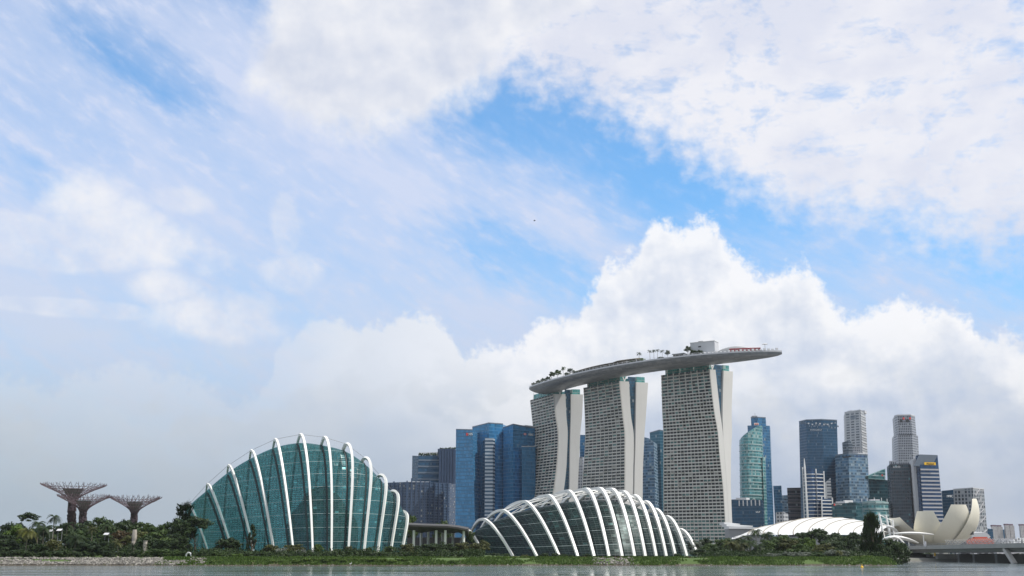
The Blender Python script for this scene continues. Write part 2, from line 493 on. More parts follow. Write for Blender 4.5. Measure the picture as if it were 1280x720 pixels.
def foliage(name, dark, light, vary=0.35, trans=0.25):
    m, t, b = new_mat(name)
    r = rattr(t); o = objrnd(t)
    n = fbm(t, geo_pos(t), 0.35, 3.0, 0.5, dim='3D')
    f = (r * 0.6 + n * 0.5 + (o - 0.5) * vary - 0.05).clamp()
    c = mixc(t, f, dark, light)
    t.links.new(c, b.inputs['Base Color'])
    b.inputs['Roughness'].default_value = 0.55; b.inputs['Specular IOR Level'].default_value = 0.25
    tr = t.nodes.new('ShaderNodeBsdfTranslucent'); t.links.new(c, tr.inputs[0])
    mx = t.nodes.new('ShaderNodeMixShader'); mx.inputs[0].default_value = trans
    t.links.new(b.outputs[0], mx.inputs[1]); t.links.new(tr.outputs[0], mx.inputs[2])
    t.links.new(mx.outputs[0], t.nodes['Material Output'].inputs[0])
    return m

M = {}
M['white'] = plain('white_paint', (0.80, 0.80, 0.78), 0.35, vary=0.06)
M['rib'] = plain('rib_white_steel', (0.82, 0.82, 0.80), 0.35, vary=0.07, scale=0.3)
M['concrete'] = plain('pale_concrete', (0.52, 0.50, 0.46), 0.8, vary=0.10, scale=0.05, streak=0.25)
M['endwall'] = plain('tower_end_wall', (0.62, 0.615, 0.59), 0.7, vary=0.05, scale=0.04, streak=0.12)
def ledge_mat():
    m, t, b = new_mat('balcony_concrete_with_plants')
    r = rattr(t); n = fbm(t, geo_pos(t), 0.9, 4.0, 0.6, dim='3D'); q = fbm(t, geo_pos(t), 0.05, 3.0, 0.5, dim='3D')
    base = mixc(t, (r * 0.5 + q * 0.6).clamp(), (0.47, 0.465, 0.43), (0.60, 0.59, 0.55))
    green = mixc(t, n, (0.03, 0.045, 0.02), (0.16, 0.15, 0.08))
    c = mixc(t, smooth(0.70, 0.95, r + (q - 0.5) * 0.9) * smooth(0.38, 0.58, n) * 0.7, base, green)
    t.links.new(c, b.inputs['Base Color']); b.inputs['Roughness'].default_value = 0.75
    return m
M['ledge'] = ledge_mat()
M['hull'] = None
M['dark'] = plain('dark_metal', (0.04, 0.042, 0.045), 0.6, vary=0.2)
M['grey'] = plain('grey_metal', (0.28, 0.29, 0.30), 0.5, vary=0.12)
M['lightgrey'] = plain('light_grey_panel', (0.55, 0.56, 0.58), 0.5, vary=0.06)
M['red'] = plain('red_paint', (0.45, 0.03, 0.04), 0.5)
M['dullred'] = plain('dull_red_canvas', (0.30, 0.06, 0.07), 0.7)
M['yellow'] = plain('yellow_paint', (0.85, 0.50, 0.02), 0.5)
M['orange'] = plain('orange_red_roof', (0.55, 0.10, 0.05), 0.6)
M['bark'] = plain('bark', (0.10, 0.075, 0.05), 0.9, vary=0.3, scale=1.0)
M['palebark'] = plain('pale_bark', (0.20, 0.17, 0.13), 0.9, vary=0.3, scale=1.0)
M['stone'] = plain('carved_stone', (0.42, 0.38, 0.33), 0.9, vary=0.35, scale=1.2)
M['roofwhite'] = plain('white_membrane', (0.68, 0.69, 0.69), 0.5, vary=0.05, scale=0.05, streak=0.1)
M['gutter'] = plain('roof_gutter', (0.33, 0.30, 0.25), 0.7)

# ------------------------------------------------------------------ water and ground
def sstep(a, b, x):
    t = max(0.0, min(1.0, (x - a) / (b - a))); return t * t * (3 - 2 * t)
def shore(x):
    """distance of the waterline"""
    s = 474.0 + 4.0 * mnoise.noise((x * 0.02, 3.1, 0)) + 1.5 * mnoise.noise((x * 0.09, 7.7, 0))
    if x > 158: s += 200 * sstep(158, 176, x)
    return s
def gz(x, y):
    d = y - shore(x)
    top = 3.0 + 1.9 * (1 - sstep(-60, 20, x)) * sstep(20, 60, d)
    if x > 150: top = top - 1.0 * sstep(155, 180, x)
    if d <= 0: return max(-3.0, d * 0.25)
    return top * sstep(0, 13, d) ** 0.8 + 0.25 * mnoise.noise((x * 0.15, y * 0.15, 0)) * min(1, d / 6)

def water_mat():
    m, t, b = new_mat('reservoir_water')
    p = geo_pos(t)
    mp = t.nodes.new('ShaderNodeMapping'); mp.inputs['Scale'].default_value = (0.055, 0.25, 1); t.links.new(p, mp.inputs[0])
    n1 = fbm(t, mp.outputs[0], 1.0, 6.0, 0.6)
    mp2 = t.nodes.new('ShaderNodeMapping'); mp2.inputs['Scale'].default_value = (0.010, 0.075, 1); t.links.new(p, mp2.inputs[0])
    n2 = fbm(t, mp2.outputs[0], 1.0, 4.0, 0.55)
    bp = t.nodes.new('ShaderNodeBump'); bp.inputs['Strength'].default_value = 1.0; bp.inputs['Distance'].default_value = 0.22
    h = n1 * (0.10 + smooth(0.44, 0.58, n2) * 1.35)
    t.links.new(h.k, bp.inputs['Height'])
    t.links.new(bp.outputs[0], b.inputs['Normal'])
    b.inputs['Base Color'].default_value = (0.15, 0.185, 0.19, 1)
    b.inputs['Roughness'].default_value = 0.08; b.inputs['IOR'].default_value = 1.33
    return m
mb = MB()
xs = [-2500, -900, -400, -200, 0, 200, 400, 900, 2500]; ys = [-600, -100, 0, 100, 200, 300, 400, 500, 700, 1000, 1400]
mb.grid([[(x, y, 0.0) for x in xs] for y in ys])
tag(mb.build('water', water_mat()), kind='structure')

def ground_mat():
    m, t, b = new_mat('park_soil_and_grass')
    p = geo_pos(t)
    a = fbm(t, p, 0.12, 6.0, 0.6, dim='3D'); f = fbm(t, p, 1.3, 4.0, 0.6, dim='3D')
    c = mixc(t, f, (0.035, 0.065, 0.014), (0.09, 0.15, 0.03))
    c = mixc(t, smooth(0.55, 0.7, a), c, (0.14, 0.11, 0.07))
    sp = t.nodes.new('ShaderNodeSeparateXYZ'); t.links.new(p, sp.inputs[0])
    z = S(sp.outputs[2]); x = S(sp.outputs[0])
    c = mixc(t, smooth(1.0, 0.35, z + (f - 0.5) * 0.8), c, (0.055, 0.042, 0.028))
    y = S(sp.outputs[1])
    c = mixc(t, smooth(620.0, 700.0, y + (a - 0.5) * 60.0), c, (0.16, 0.155, 0.14))      # paving of the city beyond the park
    t.links.new(c, b.inputs['Base Color']); b.inputs['Roughness'].default_value = 0.95
    return m
M['ground'] = ground_mat()
mb = MB()
gx = [-6000, -2000, -700] + [-340 + 4 * i for i in range(171)] + [420, 700, 2000, 6000]
gd = [-14, -6, -2, 0, 1.5, 3, 5, 7, 9, 11, 13, 16, 20, 30, 45, 70, 110, 200, 500, 1500, 12000]
mb.grid([[(x, shore(x) + d, gz(x, shore(x) + d) if d < 400 else 2.6) for x in gx] for d in gd])
tag(mb.build('ground', M['ground'], None, True), kind='structure')

def sx_at(px, Y, py=695.0): return at(px, py, Y).x

# grass and creepers on the bank
rng = random.Random(11)
def blade_patch(mb, c, w, h, n, spread, rng):
    for _ in range(n):
        a = rng.uniform(0, 6.283); r = spread * math.sqrt(rng.random())
        x, y = c[0] + r * math.cos(a), c[1] + r * math.sin(a) * 0.6
        d = rng.uniform(0, 6.283); hh = h * rng.uniform(0.5, 1.2); lx, ly = rng.uniform(-0.4, 0.4) * hh, rng.uniform(-0.4, 0.4) * hh
        ww = w * rng.uniform(0.6, 1.3)
        z = c[2] - 0.05
        mb.quad([(x - ww * math.cos(d), y - ww * math.sin(d), z), (x + ww * math.cos(d), y + ww * math.sin(d), z), (x + lx + ww * 0.5 * math.cos(d), y + ly, z + hh), (x + lx - ww * 0.5 * math.cos(d), y + ly, z + hh)], None, rng.random())
M['grass'] = foliage('bank_grass', (0.030, 0.062, 0.012), (0.115, 0.19, 0.034), 0.1, 0.3)
mb = MB()
for _ in range(7000):
    px = rng.uniform(205, 1135); d = rng.uniform(1.5, 17)
    x = sx_at(px, 485); y = shore(x) + d
    if mnoise.noise((x * 0.06, y * 0.1, 2.0)) > 0.36: continue
    if 742 < px < 785 and rng.random() < 0.85: continue
    g = gz(x, y)
    blade_patch(mb, (x, y, g), 0.28, rng.uniform(0.35, 0.9), 5, 1.4, rng)
tag(mb.build('grass', M['grass']), 'bright green grass and creepers covering the sloping water bank', 'grass', kind='stuff')

# grey rocks of the revetment
def rock_mesh(mb, c, r, rng):
    pts = []
    sq = (rng.uniform(0.7, 1.3), rng.uniform(0.7, 1.2), rng.uniform(0.5, 0.9)); an = rng.uniform(0, 6.28); off = rng.random() * 50
    rows = []
    for i in range(5):
        th = math.pi * i / 4; row = []
        for k in range(6):
            ph = 2 * math.pi * k / 6 + an
            d = Vector((math.sin(th) * math.cos(ph), math.sin(th) * math.sin(ph), math.cos(th)))
            q = 1 + 0.55 * mnoise.noise(d * 1.3 + Vector((off, 0, 0)))
            row.append((c[0] + d.x * r * q * sq[0], c[1] + d.y * r * q * sq[1], c[2] + d.z * r * q * sq[2]))
        rows.append(row)
    v = rng.random()
    mb.grid(rows, None, True, lambda: v)
def rock_mat():
    m, t, b = new_mat('grey_granite_boulders')
    r = rattr(t); n = fbm(t, geo_pos(t), 2.5, 4.0, 0.6, dim='3D')
    c = mixc(t, (r * 0.8 + n * 0.5 - 0.15).clamp(), (0.05, 0.048, 0.042), (0.33, 0.31, 0.28))
    t.links.new(c, b.inputs['Base Color']); b.inputs['Roughness'].default_value = 0.9
    return m
M['rock'] = rock_mat()
mb = MB()
for _ in range(2600):
    px = rng.uniform(-14, 236) if rng.random() < 0.88 else rng.choice([rng.uniform(738, 792), rng.uniform(225, 262)])
    x = sx_at(px, 484)
    d = rng.uniform(2.5, 11.5)
    if px > 205 and px < 240: d = rng.uniform(2.0, 7.0)
    if mnoise.noise((x * 0.05, d * 0.3, 9.0)) > 0.34: continue
    y = shore(x) + d
    rock_mesh(mb, (x, y, gz(x, y) + 0.1), rng.uniform(0.28, 0.75), rng)
for _ in range(420):      # stray stones along the water's edge
    px = rng.uniform(0, 1130); x = sx_at(px, 478); d = rng.uniform(0.3, 2.2); y = shore(x) + d
    rock_mesh(mb, (x, y, gz(x, y)), rng.uniform(0.15, 0.4), rng)
tag(mb.build('rocks', M['rock']), 'grey boulders piled along the water bank', 'rocks', kind='stuff')

# ------------------------------------------------------------------ the three hotel towers
def hotel_glass():
    m, t, b = new_mat('hotel_balcony_glass')
    r = rattr(t)
    ramp = t.nodes.new('ShaderNodeValToRGB'); ramp.color_ramp.interpolation = 'CONSTANT'
    e = ramp.color_ramp.elements
    e[0].position = 0.0; e[0].color = (0.008, 0.014, 0.017, 1); e[1].position = 0.45; e[1].color = (0.02, 0.04, 0.044, 1)
    for p, c in ((0.66, (0.05, 0.12, 0.115, 1)), (0.82, (0.10, 0.20, 0.185, 1)), (0.93, (0.24, 0.24, 0.22, 1))):
        n = e.new(p); n.color = c
    t.links.new(r.k, ramp.inputs[0]); t.links.new(ramp.outputs[0], b.inputs['Base Color'])
    b.inputs['Roughness'].default_value = 0.15
    return m
M['hotelglass'] = hotel_glass()
M['atrium'] = curtain('atrium_glass', (0.035, 0.10, 0.16), (0.05, 0.07, 0.085), 3.5, 2.2, 0.16, 0.08, 0.4, 0.1, 0.35, 0.08, tilt=0.03)
M['tealglass'] = curtain('sky_lobby_glass', (0.08, 0.30, 0.28), (0.30, 0.36, 0.34), 4.2, 3.0, 0.12, 0.08, 0.3, 0.15, 0.2, 0.15, (0.3, 0.4, 0.38))

def plane_edge(ctrl, p0, e):
    """measured outline of one wall edge, lying in the upright plane through p0 along e -> z: (x, y)"""
    n = Vector((-e.y, e.x, 0)); out = []
    for px, py in ctrl:
        d = ray(px, py); k = (Vector(p0) - EYE).dot(n) / d.dot(n); p = EYE + d * k
        out.append((p.z, p.x, p.y))
    out.sort()
    X = [(a, b) for a, b, c in out]; Yv = [(a, c) for a, b, c in out]
    return lambda z: Vector((interp(X, z), interp(Yv, z), z))

def hotel_tower(label, L, C, E, BL, BR, nfl, bays, wide_top, teal_low, seed):
    rng = random.Random(seed)
    H = 195.0
    Lt, Ct, Rt = by_z(*L[0], H), by_z(*C[0], H), by_z(*BR[0], H)
    e = (Rt - Ct); e.z = 0; e.normalize()
    fL = plane_edge(L, Lt, e); fC = plane_edge(C, Ct, e); fE = plane_edge(E, Ct, e); fBL = plane_edge(BL, Ct, e); fBR = plane_edge(BR, Ct, e)
    base = fC(3.0); root = thing('hotel_tower', label, 'tower', (base.x, base.y, 3.0), 'hotel towers under the roof park')
    lev = [3.0 + (H - 3.0) * k / nfl for k in range(nfl + 1)]
    nrm = lambda z: (lambda a: Vector((a.y, -a.x, 0)).normalized())(fC(z) - fL(z))
    # slabs: smooth concrete shells
    def shell(f0, f1, name, mat, inset=0.35):
        mb = MB(); rows = []
        for z in lev:
            a, b, l = f0(z), f1(z), fL(z); c = fC(z)
            o = l - c
            n = nrm(z)
            p = [a + o, a, b, b + o]
            rows.append(p)
        mb.grid(rows, None, True); mb.quad(rows[-1]); return mb.build(name, mat, root)
    fCi = lambda z: fC(z) - nrm(z) * 0.5
    shell(fCi, fE, 'front_slab', M['endwall']); shell(fBL, fBR, 'rear_slab', M['endwall'])
    # glazed atrium between the slabs, set back from the end walls
    mb = MB(); rows = []
    for z in lev + [H + 6.0]:
        a, b = fE(min(z, H)), fBL(min(z, H)); l = (fL(min(z, H)) - fC(min(z, H)))
        a = a.copy(); b = b.copy(); a.z = b.z = z
        if (b - a).dot(e) < 0.05: b = a + e * 0.05
        s = l.normalized() * 2.0
        rows.append([a + s, b + s])
    mb.grid(rows, lambda r, c: (c * (rows[r if r < len(rows) else -1][1] - rows[r if r < len(rows) else -1][0]).length, rows[min(r, len(rows) - 1)][0].z))
    mb.build('atrium_glass', M['atrium'], root)
    # storeys of the garden front: one band of windows and one balcony each
    fh = (H - 3.0) / nfl
    for k in range(nfl):
        z0, z1 = lev[k], lev[k + 1]; wide = k >= nfl - wide_top
        zb = z0 + fh * (0.40 if not wide else 0.34)
        n = nrm((z0 + z1) / 2)
        wl, wc = fL(zb), fC(zb); tl, tc = fL(z1), fC(z1); bl, bc = fL(z0), fC(z0)
        wb = MB(); bb = MB()
        for j in range(bays):
            a, b = j / bays, (j + 1) / bays
            r = rng.random()
            if teal_low and k < teal_low: r = min(0.92, r * 0.35 + 0.62)
            elif wide: r = min(0.92, r * 0.7 + 0.25)
            elif rng.random() < 0.5: r *= 0.45
            wb.quad([wl.lerp(wc, a), wl.lerp(wc, b), tl.lerp(tc, b), tl.lerp(tc, a)], None, r)
        o = n * 0.75
        # parapet and slab edge
        for j in range(bays):
            a, b = j / bays, (j + 1) / bays; bb.quad([bl.lerp(bc, a) + o, bl.lerp(bc, b) + o, wl.lerp(wc, b) + o, wl.lerp(wc, a) + o], None, rng.random())
        bb.quad([wl + o, wc + o, wc, wl]); bb.quad([bl, bc, bc + o, bl + o])
        bb.quad([bc, wc, wc + o, bc + o]); bb.quad([wl, bl, bl + o, wl + o])
        d = (wc - wl).normalized()
        for j in range(bays + 1):
            if wide and j % 2 and j not in (0, bays): continue
            p0, p1 = wl.lerp(wc, j / bays), tl.lerp(tc, j / bays)
            w = 0.20 if not wide else 0.36
            if j % 4 == 0: w *= 1.5
            p0 = p0 - n * 0.05; p1 = p1 - n * 0.05
            oo = n * 0.7
            bb.quad([p0 - d * w + oo, p0 + d * w + oo, p1 + d * w + oo, p1 - d * w + oo])
            bb.quad([p0 + d * w + oo, p0 + d * w, p1 + d * w, p1 + d * w + oo]); bb.quad([p0 - d * w, p0 - d * w + oo, p1 - d * w + oo, p1 - d * w])
        wb.build('window_band', M['hotelglass'], root)
        bb.build('balcony', M['ledge'], root)
    # top: parapet, recessed glass storeys under the roof park, V struts
    mb = MB(); a = [fL(H), fC(H), fE(H), fE(H) + (fL(H) - fC(H))]
    ins = lambda p, q, r: p + (q - p).normalized() * 2.5 + (r - p).normalized() * 2.5
    q = [ins(a[i], a[(i + 1) % 4], a[(i - 1) % 4]) for i in range(4)]
    mb.prism([(p.x, p.y) for p in q], H - 0.5, H + 6.5); mb.build('sky_lobby', M['tealglass'], root)
    a = [fBL(H) + (fL(H) - fC(H)), fBL(H), fBR(H), fBR(H) + (fL(H) - fC(H))]
    q = [ins(a[i], a[(i + 1) % 4], a[(i - 1) % 4]) for i in range(4)]
    mb = MB(); mb.prism([(p.x, p.y) for p in q], H - 0.5, H + 6.5); mb.build('sky_lobby', M['tealglass'], root)
    mid = fC(H).lerp(fE(H), 0.55)
    mb = MB(); s = (fL(H) - fC(H)).normalized()
    for w in (-1, 1): mb.beam(mid + s * 0.6, mid + s * 0.6 + e * (w * 3.6) + Vector((0, 0, 8.5 if w > 0 else 10.5)), 0.9)
    mb.build('strut', M['white'], root)
    for f in (0.33, 0.62, 0.9):
        p = fC(H).lerp(fL(H), f) - nrm(H) * 1.2
        mb = MB(); mb.beam(p, p + Vector((0, 0, 9.0)), 0.6); mb.build('strut', M['white'], root)
    return root, e

T1 = hotel_tower('pale hotel tower standing farthest left, its curved front leg flaring out at the base',
    [(663.2, 500.2), (665.3, 520), (667.0, 540), (664.8, 563.6), (661.7, 587), (658.4, 611), (650, 650), (643, 688)],
    [(692, 492.4), (694.8, 520), (697.6, 540), (697.4, 563.6), (695.5, 587), (692.4, 611), (685, 650), (678, 688)],
    [(706.8, 492.8), (708.0, 520), (709.7, 540), (709, 563.6), (707.8, 587), (705, 611), (698, 650), (691, 688)],
    [(713.8, 492.4), (713.8, 520), (713.2, 540), (712.7, 563.6), (712.4, 587), (712, 611), (711, 650), (710, 688)],
    [(728.9, 493), (727.6, 520), (725.5, 540), (724.6, 563.6), (723.4, 587), (722.2, 611), (720.5, 650), (719, 688)], 55, 8, 0, 0, 1)
T2 = hotel_tower('pale hotel tower standing between the other two, with a straight dark glazed slot',
    [(730, 484.7), (731.6, 520), (732.1, 540), (731.4, 563.6), (729.7, 587), (727.9, 611), (723, 650), (718, 688)],
    [(774.3, 476.3), (778.6, 520), (781, 540), (781.2, 563.6), (781.2, 587), (781, 611), (779, 650), (776, 688)],
    [(786.3, 477), (788.8, 520), (791.9, 540), (792.3, 563.6), (791.6, 587), (791.2, 611), (789.5, 650), (787, 688)],
    [(795.4, 477), (794.9, 520), (794.7, 540), (794.2, 563.6), (793.5, 587), (793.1, 611), (792, 650), (791, 688)],
    [(810.2, 478.4), (807.4, 520), (805.8, 540), (804.6, 563.6), (803.7, 587), (803.4, 611), (803.2, 650), (803, 688)], 55, 10, 5, 0, 2)
T3 = hotel_tower('broadest and nearest pale hotel tower, its glazed slot closing to a point halfway down',
    [(827.2, 469), (828.3, 515), (829.6, 540), (829.7, 563.6), (829.7, 611), (830, 658), (830, 688)],
    [(886.6, 461.4), (893, 515), (897.4, 540), (899.2, 563.6), (904, 611), (907, 658), (909, 688)],
    [(894.4, 462.5), (900.2, 515), (904, 545), (905.2, 563.6), (908.6, 611), (911, 658), (912.4, 688)],
    [(904.5, 462.5), (903.4, 515), (904.2, 545), (905.4, 563.6), (908.8, 611), (911.2, 658), (912.6, 688)],
    [(916.2, 464.4), (914.6, 515), (915, 540), (914, 563.6), (913.8, 611), (915.4, 658), (916.4, 688)], 55, 16, 7, 10, 3)

# ------------------------------------------------------------------ the roof park laid over the towers
def hull_mat():
    m, t, b = new_mat('roof_park_hull_panels')
    u, v = uvs(t)
    r, _ = white(t, (u / 6.0)._m('FLOOR'), (v / 2.0)._m('FLOOR'))
    seam = (u / 6.0)._m('FRACT')._m('LESS_THAN', 0.08).mx((v / 2.0)._m('FRACT')._m('LESS_THAN', 0.1))
    c = mixc(t, r, (0.15, 0.162, 0.178), (0.235, 0.245, 0.255)); c = mixc(t, seam * 0.6, c, (0.14, 0.15, 0.16))
    t.links.new(c, b.inputs['Base Color']); b.inputs['Roughness'].default_value = 0.38; b.inputs['Metallic'].default_value = 0.35
    return m
M['hull'] = hull_mat()
RIM = [(659.7, 486.3), (662.5, 482.4), (682, 475.5), (710.3, 469.0), (738.4, 463.4), (766.6, 458.4), (794.7, 453.8), (822, 449.6), (852, 445.0), (880.3, 441.9), (908.4, 439.7), (936.6, 438.2), (964.7, 437.6), (978.3, 438.4)]
RZ = 206.0
_rp = [by_z(px, py, RZ) for px, py in RIM]
_L = [0.0]
for i in range(1, len(_rp)): _L.append(_L[-1] + (_rp[i] - _rp[i - 1]).length)
# smooth the measured rim with one gentle curve in plan
def _fit(vals, deg=3):
    import itertools
    n = deg + 1; A = [[sum(l ** (i + j) for l in _ls) for j in range(n)] for i in range(n)]; B = [sum(v * l ** i for v, l in zip(vals, _ls)) for i in range(n)]
    for i in range(n):
        p = max(range(i, n), key=lambda r: abs(A[r][i])); A[i], A[p] = A[p], A[i]; B[i], B[p] = B[p], B[i]
        for r in range(i + 1, n):
            f = A[r][i] / A[i][i]
            for c in range(i, n): A[r][c] -= f * A[i][c]
            B[r] -= f * B[i]
    x = [0] * n
    for i in range(n - 1, -1, -1): x[i] = (B[i] - sum(A[i][c] * x[c] for c in range(i + 1, n))) / A[i][i]
    return lambda s: sum(x[i] * s ** i for i in range(n))
_ls = [l / _L[-1] for l in _L]
_px = _fit([p[0] for p in RIM], 3)
_fx = _fit([p.x for p in _rp], 3); _fy = _fit([p.y for p in _rp], 3)
def rim(s): return Vector((_fx(s), _fy(s), RZ))
def across(s):
    d = rim(min(1, s + .01)) - rim(max(0, s - .01)); return Vector((-d.y, d.x, 0)).normalized()
PARK_LEN = _L[-1]
def park_w(s):
    w = 1.0
    if s < 0.05: w = math.sqrt(max(0.0, 1 - ((0.05 - s) / 0.05) ** 2)) * 0.75 + 0.25 * s / 0.05
    if s > 0.62: w = max(0.0, 1 - ((s - 0.62) / 0.38) ** 3.0) ** 0.8
    return w
park = thing('roof_park', 'long grey boat-shaped roof park spanning the three hotel towers, its bow jutting out right', 'roof park', tuple(rim(0.5)))
mb = MB(); rows = []; SEG = 90; K = 14
for i in range(SEG + 1):
    s = i / SEG; w = park_w(s); W_ = 36.0 * w + 0.05; D_ = 8.2 * (0.3 + 0.7 * w ** 0.7) * (sstep(0.0, 0.06, s) * 0.6 + 0.4)
    # the front rim follows the measured line, the boat narrows towards its own axis
    c0 = rim(s) + across(s) * (18.0 * (1 - w) * 0.45)
    row = []
    for k in range(K + 1):
        th = math.pi * k / K
        row.append(c0 + across(s) * (W_ * (1 - math.cos(th)) / 2) + Vector((0, 0, -D_ * math.sin(th) ** 0.8 - 0.6)))
    rows.append(row)
mb.grid(rows, lambda a, b: (a / SEG * PARK_LEN, b * 3.4))
mb.build('hull', M['hull'], park, True)
mb = MB()      # gunwale strip and deck
for i in range(SEG):
    a, b = rows[i], rows[i + 1]; up = Vector((0, 0, 1.5))
    for k in (0, K): mb.quad([a[k], b[k], b[k] + up, a[k] + up] if k == 0 else [b[k], a[k], a[k] + up, b[k] + up])
    mb.quad([a[0] + up * 0.8, b[0] + up * 0.8, b[K] + up * 0.8, a[K] + up * 0.8])
mb.build('deck', M['lightgrey'], park)
mb = MB()
for i in range(0, SEG, 1):
    p = rows[i][0] + Vector((0, 0, 1.5)); q = rows[i + 1][0] + Vector((0, 0, 1.5))
    mb.beam(p, p + Vector((0, 0, 1.4)), 0.12); mb.beam(p + Vector((0, 0, 1.35)), q + Vector((0, 0, 1.35)), 0.14)
mb.build('railing', M['white'], park)

def on_park(px, inset=8.0):
    """a spot on the roof park below the picture column px, inset metres from the front rim"""
    lo, hi = 0.0, 1.0
    for _ in range(40):
        m = (lo + hi) / 2; p = rim(m) + across(m) * inset
        q = (p - EYE); X = 640 + FPX * q.x / (q.y * _c + q.z * _s)
        if X < px: lo = m
        else: hi = m
    p = rim(lo) + across(lo) * inset; return Vector((p.x, p.y, RZ + 0.7)), lo
def pz(py, p):
    """height of picture row py at the distance of p"""
    return at(640 + FPX * (p.x) / (p.y * _c + (p.z - EYE.z) * _s), py, p.y).z

# long restaurant pavilion with a louvred roof on posts
pav = None
a, s0 = on_park(716, 9); b, s1 = on_park(796, 9)
root = thing('roof_restaurant', 'long low dark-roofed restaurant pavilion on posts along the left half of the roof park', 'pavilion', tuple(a))
mb = MB(); N = 16; pr = []
for i in range(N + 1):
    s = s0 + (s1 - s0) * i / N; c = rim(s) + across(s) * 8.0; hh = 4.6 + 1.4 * math.sin(math.pi * i / N) + (1.2 if i > 11 else 0)
    d = across(s); pr.append([c - d * 1 + Vector((0, 0, hh)), c + d * 6 + Vector((0, 0, hh + 1.6)), c + d * 12 + Vector((0, 0, hh + 0.6)), c + d * 12 + Vector((0, 0, hh)), c - d * 1 + Vector((0, 0, hh - 0.5))])
mb.grid(pr, None, True); mb.quad(pr[0][::-1]); mb.quad(pr[-1]); M['olive'] = plain('olive_bronze_roof', (0.15, 0.13, 0.10), 0.7, vary=0.3, scale=0.4)
mb.build('roof', M['olive'], root)
for i in range(0, N + 1):
    mb = MB(); s = s0 + (s1 - s0) * i / N; c = rim(s) + across(s) * 8.2; mb.beam(c, c + Vector((0, 0, 5.2)), 0.5); mb.build('post', M['lightgrey'], root)
mb = MB()
for i in range(N):
    s = s0 + (s1 - s0) * (i + .5) / N; c = rim(s) + across(s) * 14; t_ = rim(s + .01) - rim(s)
    mb.box((c.x, c.y, RZ + .7), 9.6 * PARK_LEN / 340, 4, 4.0, math.atan2(t_.y, t_.x))
mb.build('back_wall', M['dark'], root)

# plain white plant box
p, s = on_park(881, 15); t_ = rim(s + .01) - rim(s); rz = math.atan2(t_.y, t_.x)
root = thing('plant_room', 'plain white box of a plant room standing on top of the roof park', 'plant room', tuple(p))
z1 = pz(428.6, p)
mb = MB(); mb.box((p.x, p.y, p.z), 27, 12, z1 - p.z, rz); mb.build('walls', M['lightgrey'], root)
mb = MB(); mb.box((p.x, p.y, z1), 27.8, 12.8, 0.5, rz); mb.build('roof_edge', M['white'], root)
mb = MB(); mb.box((p.x - 3, p.y + 2, z1 + 0.5), 5, 4, 1.6, rz); mb.build('roof_hatch', M['grey'], root)
q = p + Vector((math.cos(rz) * -3 + math.sin(rz) * 6.1, math.sin(rz) * -3 - math.cos(rz) * 6.1, (z1 - p.z) * 0.62))
mb = MB(); mb.box(tuple(q), 3.0, 0.3, 1.3, rz); mb.build('louvre', M['dark'], root)
# domed club with a dark red front
a, s0 = on_park(893, 11); b, s1 = on_park(951, 9)
root = thing('roof_club', 'low dark curved roof with a long dark red front near the bow end', 'club', tuple(a))
mb = MB(); red = MB(); pr = []; N = 20
for i in range(N + 1):
    f = i / N; s = s0 + (s1 - s0) * f; c = rim(s) + across(s) * 7.0; d = across(s); hh = 1.2 + 8.0 * math.sin(math.pi * min(1, f * 1.0 + 0.02)) ** 0.8 * (1 - 0.35 * f)
    pr.append([c + Vector((0, 0, 0.8)), c + d * 1.0 + Vector((0, 0, hh * .7)), c + d * 5 + Vector((0, 0, hh)), c + d * 10 + Vector((0, 0, hh * .6)), c + d * 11 + Vector((0, 0, 0.8))])
mb.grid(pr); mb.build('roof', M['grey'], root, True)
for i in range(7, N):
    f = i / N; s = s0 + (s1 - s0) * f; sa = s0 + (s1 - s0) * (i + 1) / N
    hh = 3.6 - 0.9 * f
    c, c2 = rim(s) + across(s) * 6.6, rim(sa) + across(sa) * 6.6
    red.quad([c + Vector((0, 0, 1.4)), c2 + Vector((0, 0, 1.4)), c2 + Vector((0, 0, hh + 1.4)), c + Vector((0, 0, hh + 1.5))])
    red.quad([c + Vector((0, 0, hh + 1.5)), c2 + Vector((0, 0, hh + 1.4)), c2 + across(sa) * 2 + Vector((0, 0, hh + 2)), c + across(s) * 2 + Vector((0, 0, hh + 2))])
red.build('front_screen', M['dullred'], root)
for px in range(856, 972, 5):
    p, s = on_park(px, 3.0); root_ = None
    mb = MB(); mb.box((p.x, p.y, p.z), 2.4, 1.2, 1.2 + (px % 3) * 0.4, 0.3); mb.build('planter', M['lightgrey'], park)
# small dark kiosk
p, s = on_park(850, 10); t_ = rim(s + .01) - rim(s); rz = math.atan2(t_.y, t_.x)
root = thing('dark_kiosk', 'small dark flat-roofed kiosk on the roof park left of the white box', 'kiosk', tuple(p))
mb = MB(); mb.box(tuple(p), 12, 8, 3.2, rz); mb.build('walls', M['dark'], root)
mb = MB(); mb.box((p.x, p.y, p.z + 3.2), 14, 10, 0.7, rz); mb.build('roof', M['grey'], root)
# tall parasol on the bow
p, s = on_park(956.5, 6)
root = thing('tall_parasol', 'tall pale parasol on a thin mast at the bow of the roof park', 'parasol', tuple(p))
mb = MB(); mb.tube([p, p + Vector((0, 0, 7.5))], 0.18); mb.build('mast', M['grey'], root)
mb = MB(); rows_ = []
for i in range(5): rows_.append([(p.x + 3.2 * i / 4 * math.cos(k), p.y + 3.2 * i / 4 * math.sin(k), p.z + 7.6 - 0.9 * (i / 4) ** 2) for k in [2 * math.pi * j / 12 for j in range(12)]])
mb.grid(rows_, None, True); mb.build('shade', M['roofwhite'], root)

